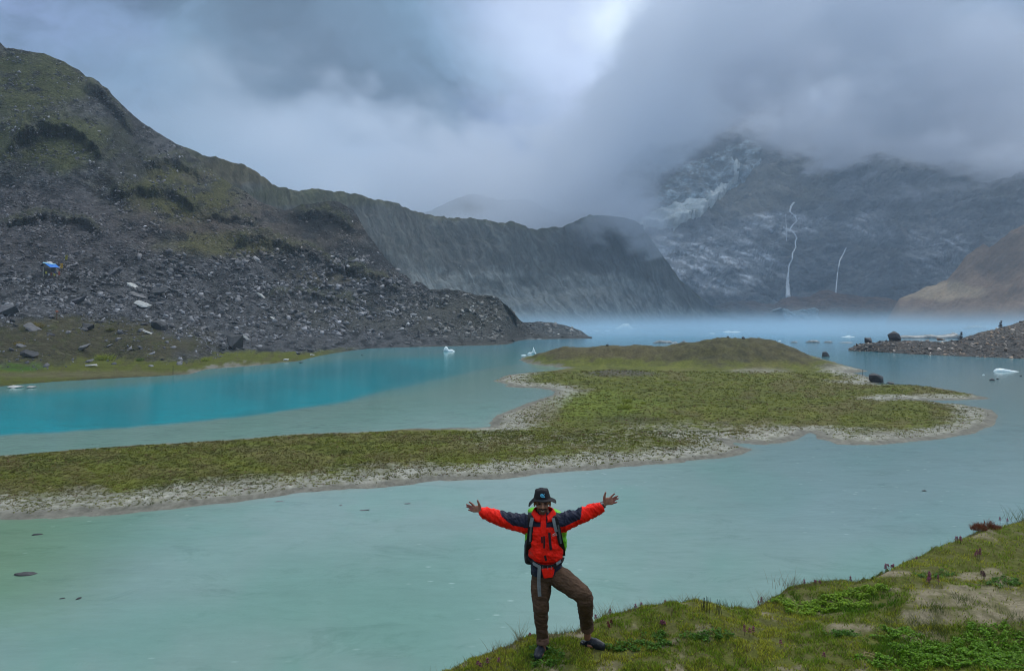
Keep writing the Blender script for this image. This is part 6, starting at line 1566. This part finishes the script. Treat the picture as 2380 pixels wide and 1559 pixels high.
for (bx, by, tx, ty, cc, fl, lab) in [(228, 1030, 233, 984, (.55, .33, .05), (231, 997, 10, 18), 'nearer leaning pole with an orange prayer flag right of the hut'), (238, 1004, 250, 956, (.30, .27, .04), (249, 966, 9, 18), 'taller leaning pole with an olive yellow flag behind the hut')]:
    fp = empty('flag_pole', tuple(hp)); b_, t_ = hu(bx, by, -.4 if bx < 235 else 3), hu(tx, ty, -.4 if bx < 235 else 3); v, f = tube([b_ - np.array([0, 0, .5]), t_], [.07, .05], 8)
    mesh_obj('pole', v, f, fabric('pole_wood', .8, use_col=False, color=(.10, .08, .06)), fp); a = hu(fl[0], fl[1], -.4 if bx < 235 else 3); w2, h2 = fl[2] * s_ / 2, fl[3] * s_ / 2
    n1, m1 = 6, 8; vs = []
    for j in range(m1):
        for i in range(n1): vs.append(a + np.array([(i / (n1 - 1) * 2 - 1) * w2 + (j / m1 - .5) * .35, .12 * math.sin(i * 1.4 + j * .6), (j / (m1 - 1) * 2 - 1) * h2]))
    fo = mesh_obj('flag', vs, grid_faces(m1, n1), fabric('flag_cloth', .9, use_col=False, color=cc), fp); so = fo.modifiers.new('t', 'SOLIDIFY'); so.thickness = .03; tag(fp, lab, 'flag pole')
# wooden marker on the hummock, thin sticks at the water
q = surf_at(HG, 131, 742); mk_ = empty('marker_post', tuple(q)); sc_ = q.y / 2775.0
v, f = tube([np.array([0, 0, -.2]), np.array([.1, 0, 28 * sc_])], [.11, .09], 8); mesh_obj('post', v, f, fabric('marker_wood', .8, use_col=False, color=(.16, .10, .07)), mk_)
v, f = ell(np.array([.1, 0, 27 * sc_]), (.42, .2, .28), 10); mesh_obj('cloth_knot', v, f, fabric('faded_red_cloth', .9, use_col=False, color=(.38, .15, .10)), mk_)
v, f = tube([np.array([-.3, 0, 33 * sc_]), np.array([.7, 0, 26 * sc_])], [.07, .06], 8); mesh_obj('crosspiece', v, f, fabric('cross_wood', .8, use_col=False, color=(.14, .09, .07)), mk_); tag(mk_, 'short wooden marker with a faded red cloth on the hummock', 'marker post')
for x, y, h, lab in [(402, 869, 20, 'thin dark stick standing at the left water edge'), (2005, 872, 14, 'thin stick in the water off the island point')]:
    Y = lake_Y(y + 2); v, f = tube([np.array([0, 0, -.3]), np.array([.02, 0, h / F * Y])], [.05, .04], 6); o = mesh_obj('stick', v, f, m_plant, cols=np.broadcast_to(np.array([.03, .025, .02]), v.shape)); o.location = ((x - CX) / F * Y, Y, .1); tag(o, lab, 'stick')
# ------------------------------------------------------------------ air: haze, lake mist and low cloud
def box(name, x0, x1, y0, y1, z0, z1):
    vs = [(x, y, z) for x in (x0, x1) for y in (y0, y1) for z in (z0, z1)]
    fs = [(0, 1, 3, 2), (4, 6, 7, 5), (0, 4, 5, 1), (2, 3, 7, 6), (0, 2, 6, 4), (1, 5, 7, 3)]
    return mesh_obj(name, vs, fs, None, smooth=False)
def volume_mat(name, color, density, aniso=0.0):
    m = bpy.data.materials.new(name); m.use_nodes = True; nt = m.node_tree; nt.nodes.clear()
    out = nt.nodes.new('ShaderNodeOutputMaterial'); v = nt.nodes.new('ShaderNodeVolumePrincipled')
    v.inputs['Color'].default_value = (*color, 1); v.inputs['Density'].default_value = density; v.inputs['Anisotropy'].default_value = aniso
    nt.links.new(v.outputs[0], out.inputs['Volume']); return m, nt, v
HAZE = True; CLOUD = True
if HAZE:
    o = box('haze', -6100, 6100, -6100, 6100, -3.6, 860); tag(o, 'thin blue haze filling the valley air', 'haze', kind='stuff')
    o.data.materials.append(volume_mat('valley_haze', (.66, .82, 1.0),   .00019)[0])
    # mist on the far end of the lake, sharing the object name haze
    o = box('haze', -900, 1900, 380, 1330, -1.0, 34); tag(o, 'bright blue mist lying on the far end of the lake', 'mist', kind='stuff')
    m, nt, v = volume_mat('lake_mist', (.66, .86, 1.0), .0016); o.data.materials.append(m)
    tc = nt.nodes.new('ShaderNodeTexCoord'); sx = nt.nodes.new('ShaderNodeSeparateXYZ'); nt.links.new(tc.outputs['Object'], sx.inputs[0])
    r = nt.nodes.new('ShaderNodeMapRange'); nt.links.new(sx.outputs['Z'], r.inputs[0])
    for i, k in enumerate((0, 30, 1.0, 0.0)): r.inputs[i + 1].default_value = k
    pw = nt.nodes.new('ShaderNodeMath'); pw.operation = 'POWER'; nt.links.new(r.outputs[0], pw.inputs[0]); pw.inputs[1].default_value = 4.2
    mu = nt.nodes.new('ShaderNodeMath'); mu.operation = 'MULTIPLY'; nt.links.new(pw.outputs[0], mu.inputs[0]); mu.inputs[1].default_value = .0070; mn = nt.nodes.new('ShaderNodeTexNoise'); mn.inputs['Scale'].default_value = .012; mn.inputs['Detail'].default_value = 3; nt.links.new(tc.outputs['Object'], mn.inputs['Vector']); mg = nt.nodes.new('ShaderNodeMapRange'); nt.links.new(mn.outputs['Fac'], mg.inputs[0]); mg.inputs[1].default_value = .35; mg.inputs[2].default_value = .65; mg.inputs[3].default_value = .003; mg.inputs[4].default_value = .0115; nt.links.new(mg.outputs[0], mu.inputs[1]); nt.links.new(mu.outputs[0], v.inputs['Density'])
if CLOUD:
    o = box('haze', -1900, 2300, 1010, 3300, 70, 900); tag(o, 'ragged bank of low grey blue cloud hanging on the mountains', 'cloud', kind='stuff')  # a cloud volume, though its object name is haze
    m, nt, v = volume_mat('low_cloud', (.86, .91, 1.0), .004); o.data.materials.append(m)
    m.cycles.volume_step_rate = .6
    N = nt.nodes; L = nt.links
    tc = N.new('ShaderNodeTexCoord'); sx = N.new('ShaderNodeSeparateXYZ'); L.new(tc.outputs['Object'], sx.inputs[0])
    mp = N.new('ShaderNodeMapping'); mp.inputs['Scale'].default_value = (1 / 230, 1 / 330, 1 / 130); mp.inputs['Rotation'].default_value = (0, .35, 0); L.new(tc.outputs['Object'], mp.inputs['Vector'])
    n = N.new('ShaderNodeTexNoise'); n.inputs['Scale'].default_value = 1.0; n.inputs['Detail'].default_value = 5; n.inputs['Roughness'].default_value = .62; L.new(mp.outputs[0], n.inputs['Vector'])
    n2_ = N.new('ShaderNodeTexNoise'); n2_.inputs['Scale'].default_value = 1.7; n2_.inputs['Detail'].default_value = 4; L.new(mp.outputs[0], n2_.inputs['Vector'])
    def mth(op, a, b, clamp=False):
        q = N.new('ShaderNodeMath'); q.operation = op; q.use_clamp = clamp
        for i, s in enumerate((a, b)):
            if isinstance(s, (int, float)): q.inputs[i].default_value = s
            else: L.new(s, q.inputs[i])
        return q.outputs[0]
    def mr(s, a, b, c, d):
        q = N.new('ShaderNodeMapRange'); L.new(s, q.inputs[0]); q.interpolation_type = 'SMOOTHSTEP'
        for i, k in enumerate((a, b, c, d)): q.inputs[i + 1].default_value = k
        return q.outputs[0]
    # base of the cloud rises with distance and to the middle, sinks to the left
    base = mth('ADD', mr(sx.outputs['Y'], 1050, 2100, 190, 400), mr(sx.outputs['X'], -100, 330, -40, 40))
    base = mth('ADD', base, mr(sx.outputs['X'], 560, 1000, 70, -110))
    base = mth('ADD', base, mr(sx.outputs['X'], 180, 420, -70, 0))
    gx = mth('ABSOLUTE', mth('SUBTRACT', sx.outputs['X'], 640), 0.0)
    base = mth('ADD', base, mr(gx, 200, 560, 105, 0))
    ax = mth('ABSOLUTE', mth('ADD', sx.outputs['X'], 60), 0.0)
    base = mth('ADD', base, mr(ax, 140, 390, -105, 0))
    hraw = mth('SUBTRACT', sx.outputs['Z'], base)
    hgt = mth('ADD', hraw, mth('MULTIPLY', mth('SUBTRACT', n.outputs['Fac'], .5), 820))
    dens = mth('MULTIPLY', mr(hgt, 0, 60, 0, .0105), mr(mth('ADD', hraw, mth('MULTIPLY', mth('SUBTRACT', n2_.outputs['Fac'], .5), 700)), 20, 270, 1, .0))
    dens = mth('MULTIPLY', dens, mr(sx.outputs['X'], -640, -280, .06, 1.0))
    L.new(dens, v.inputs['Density'])
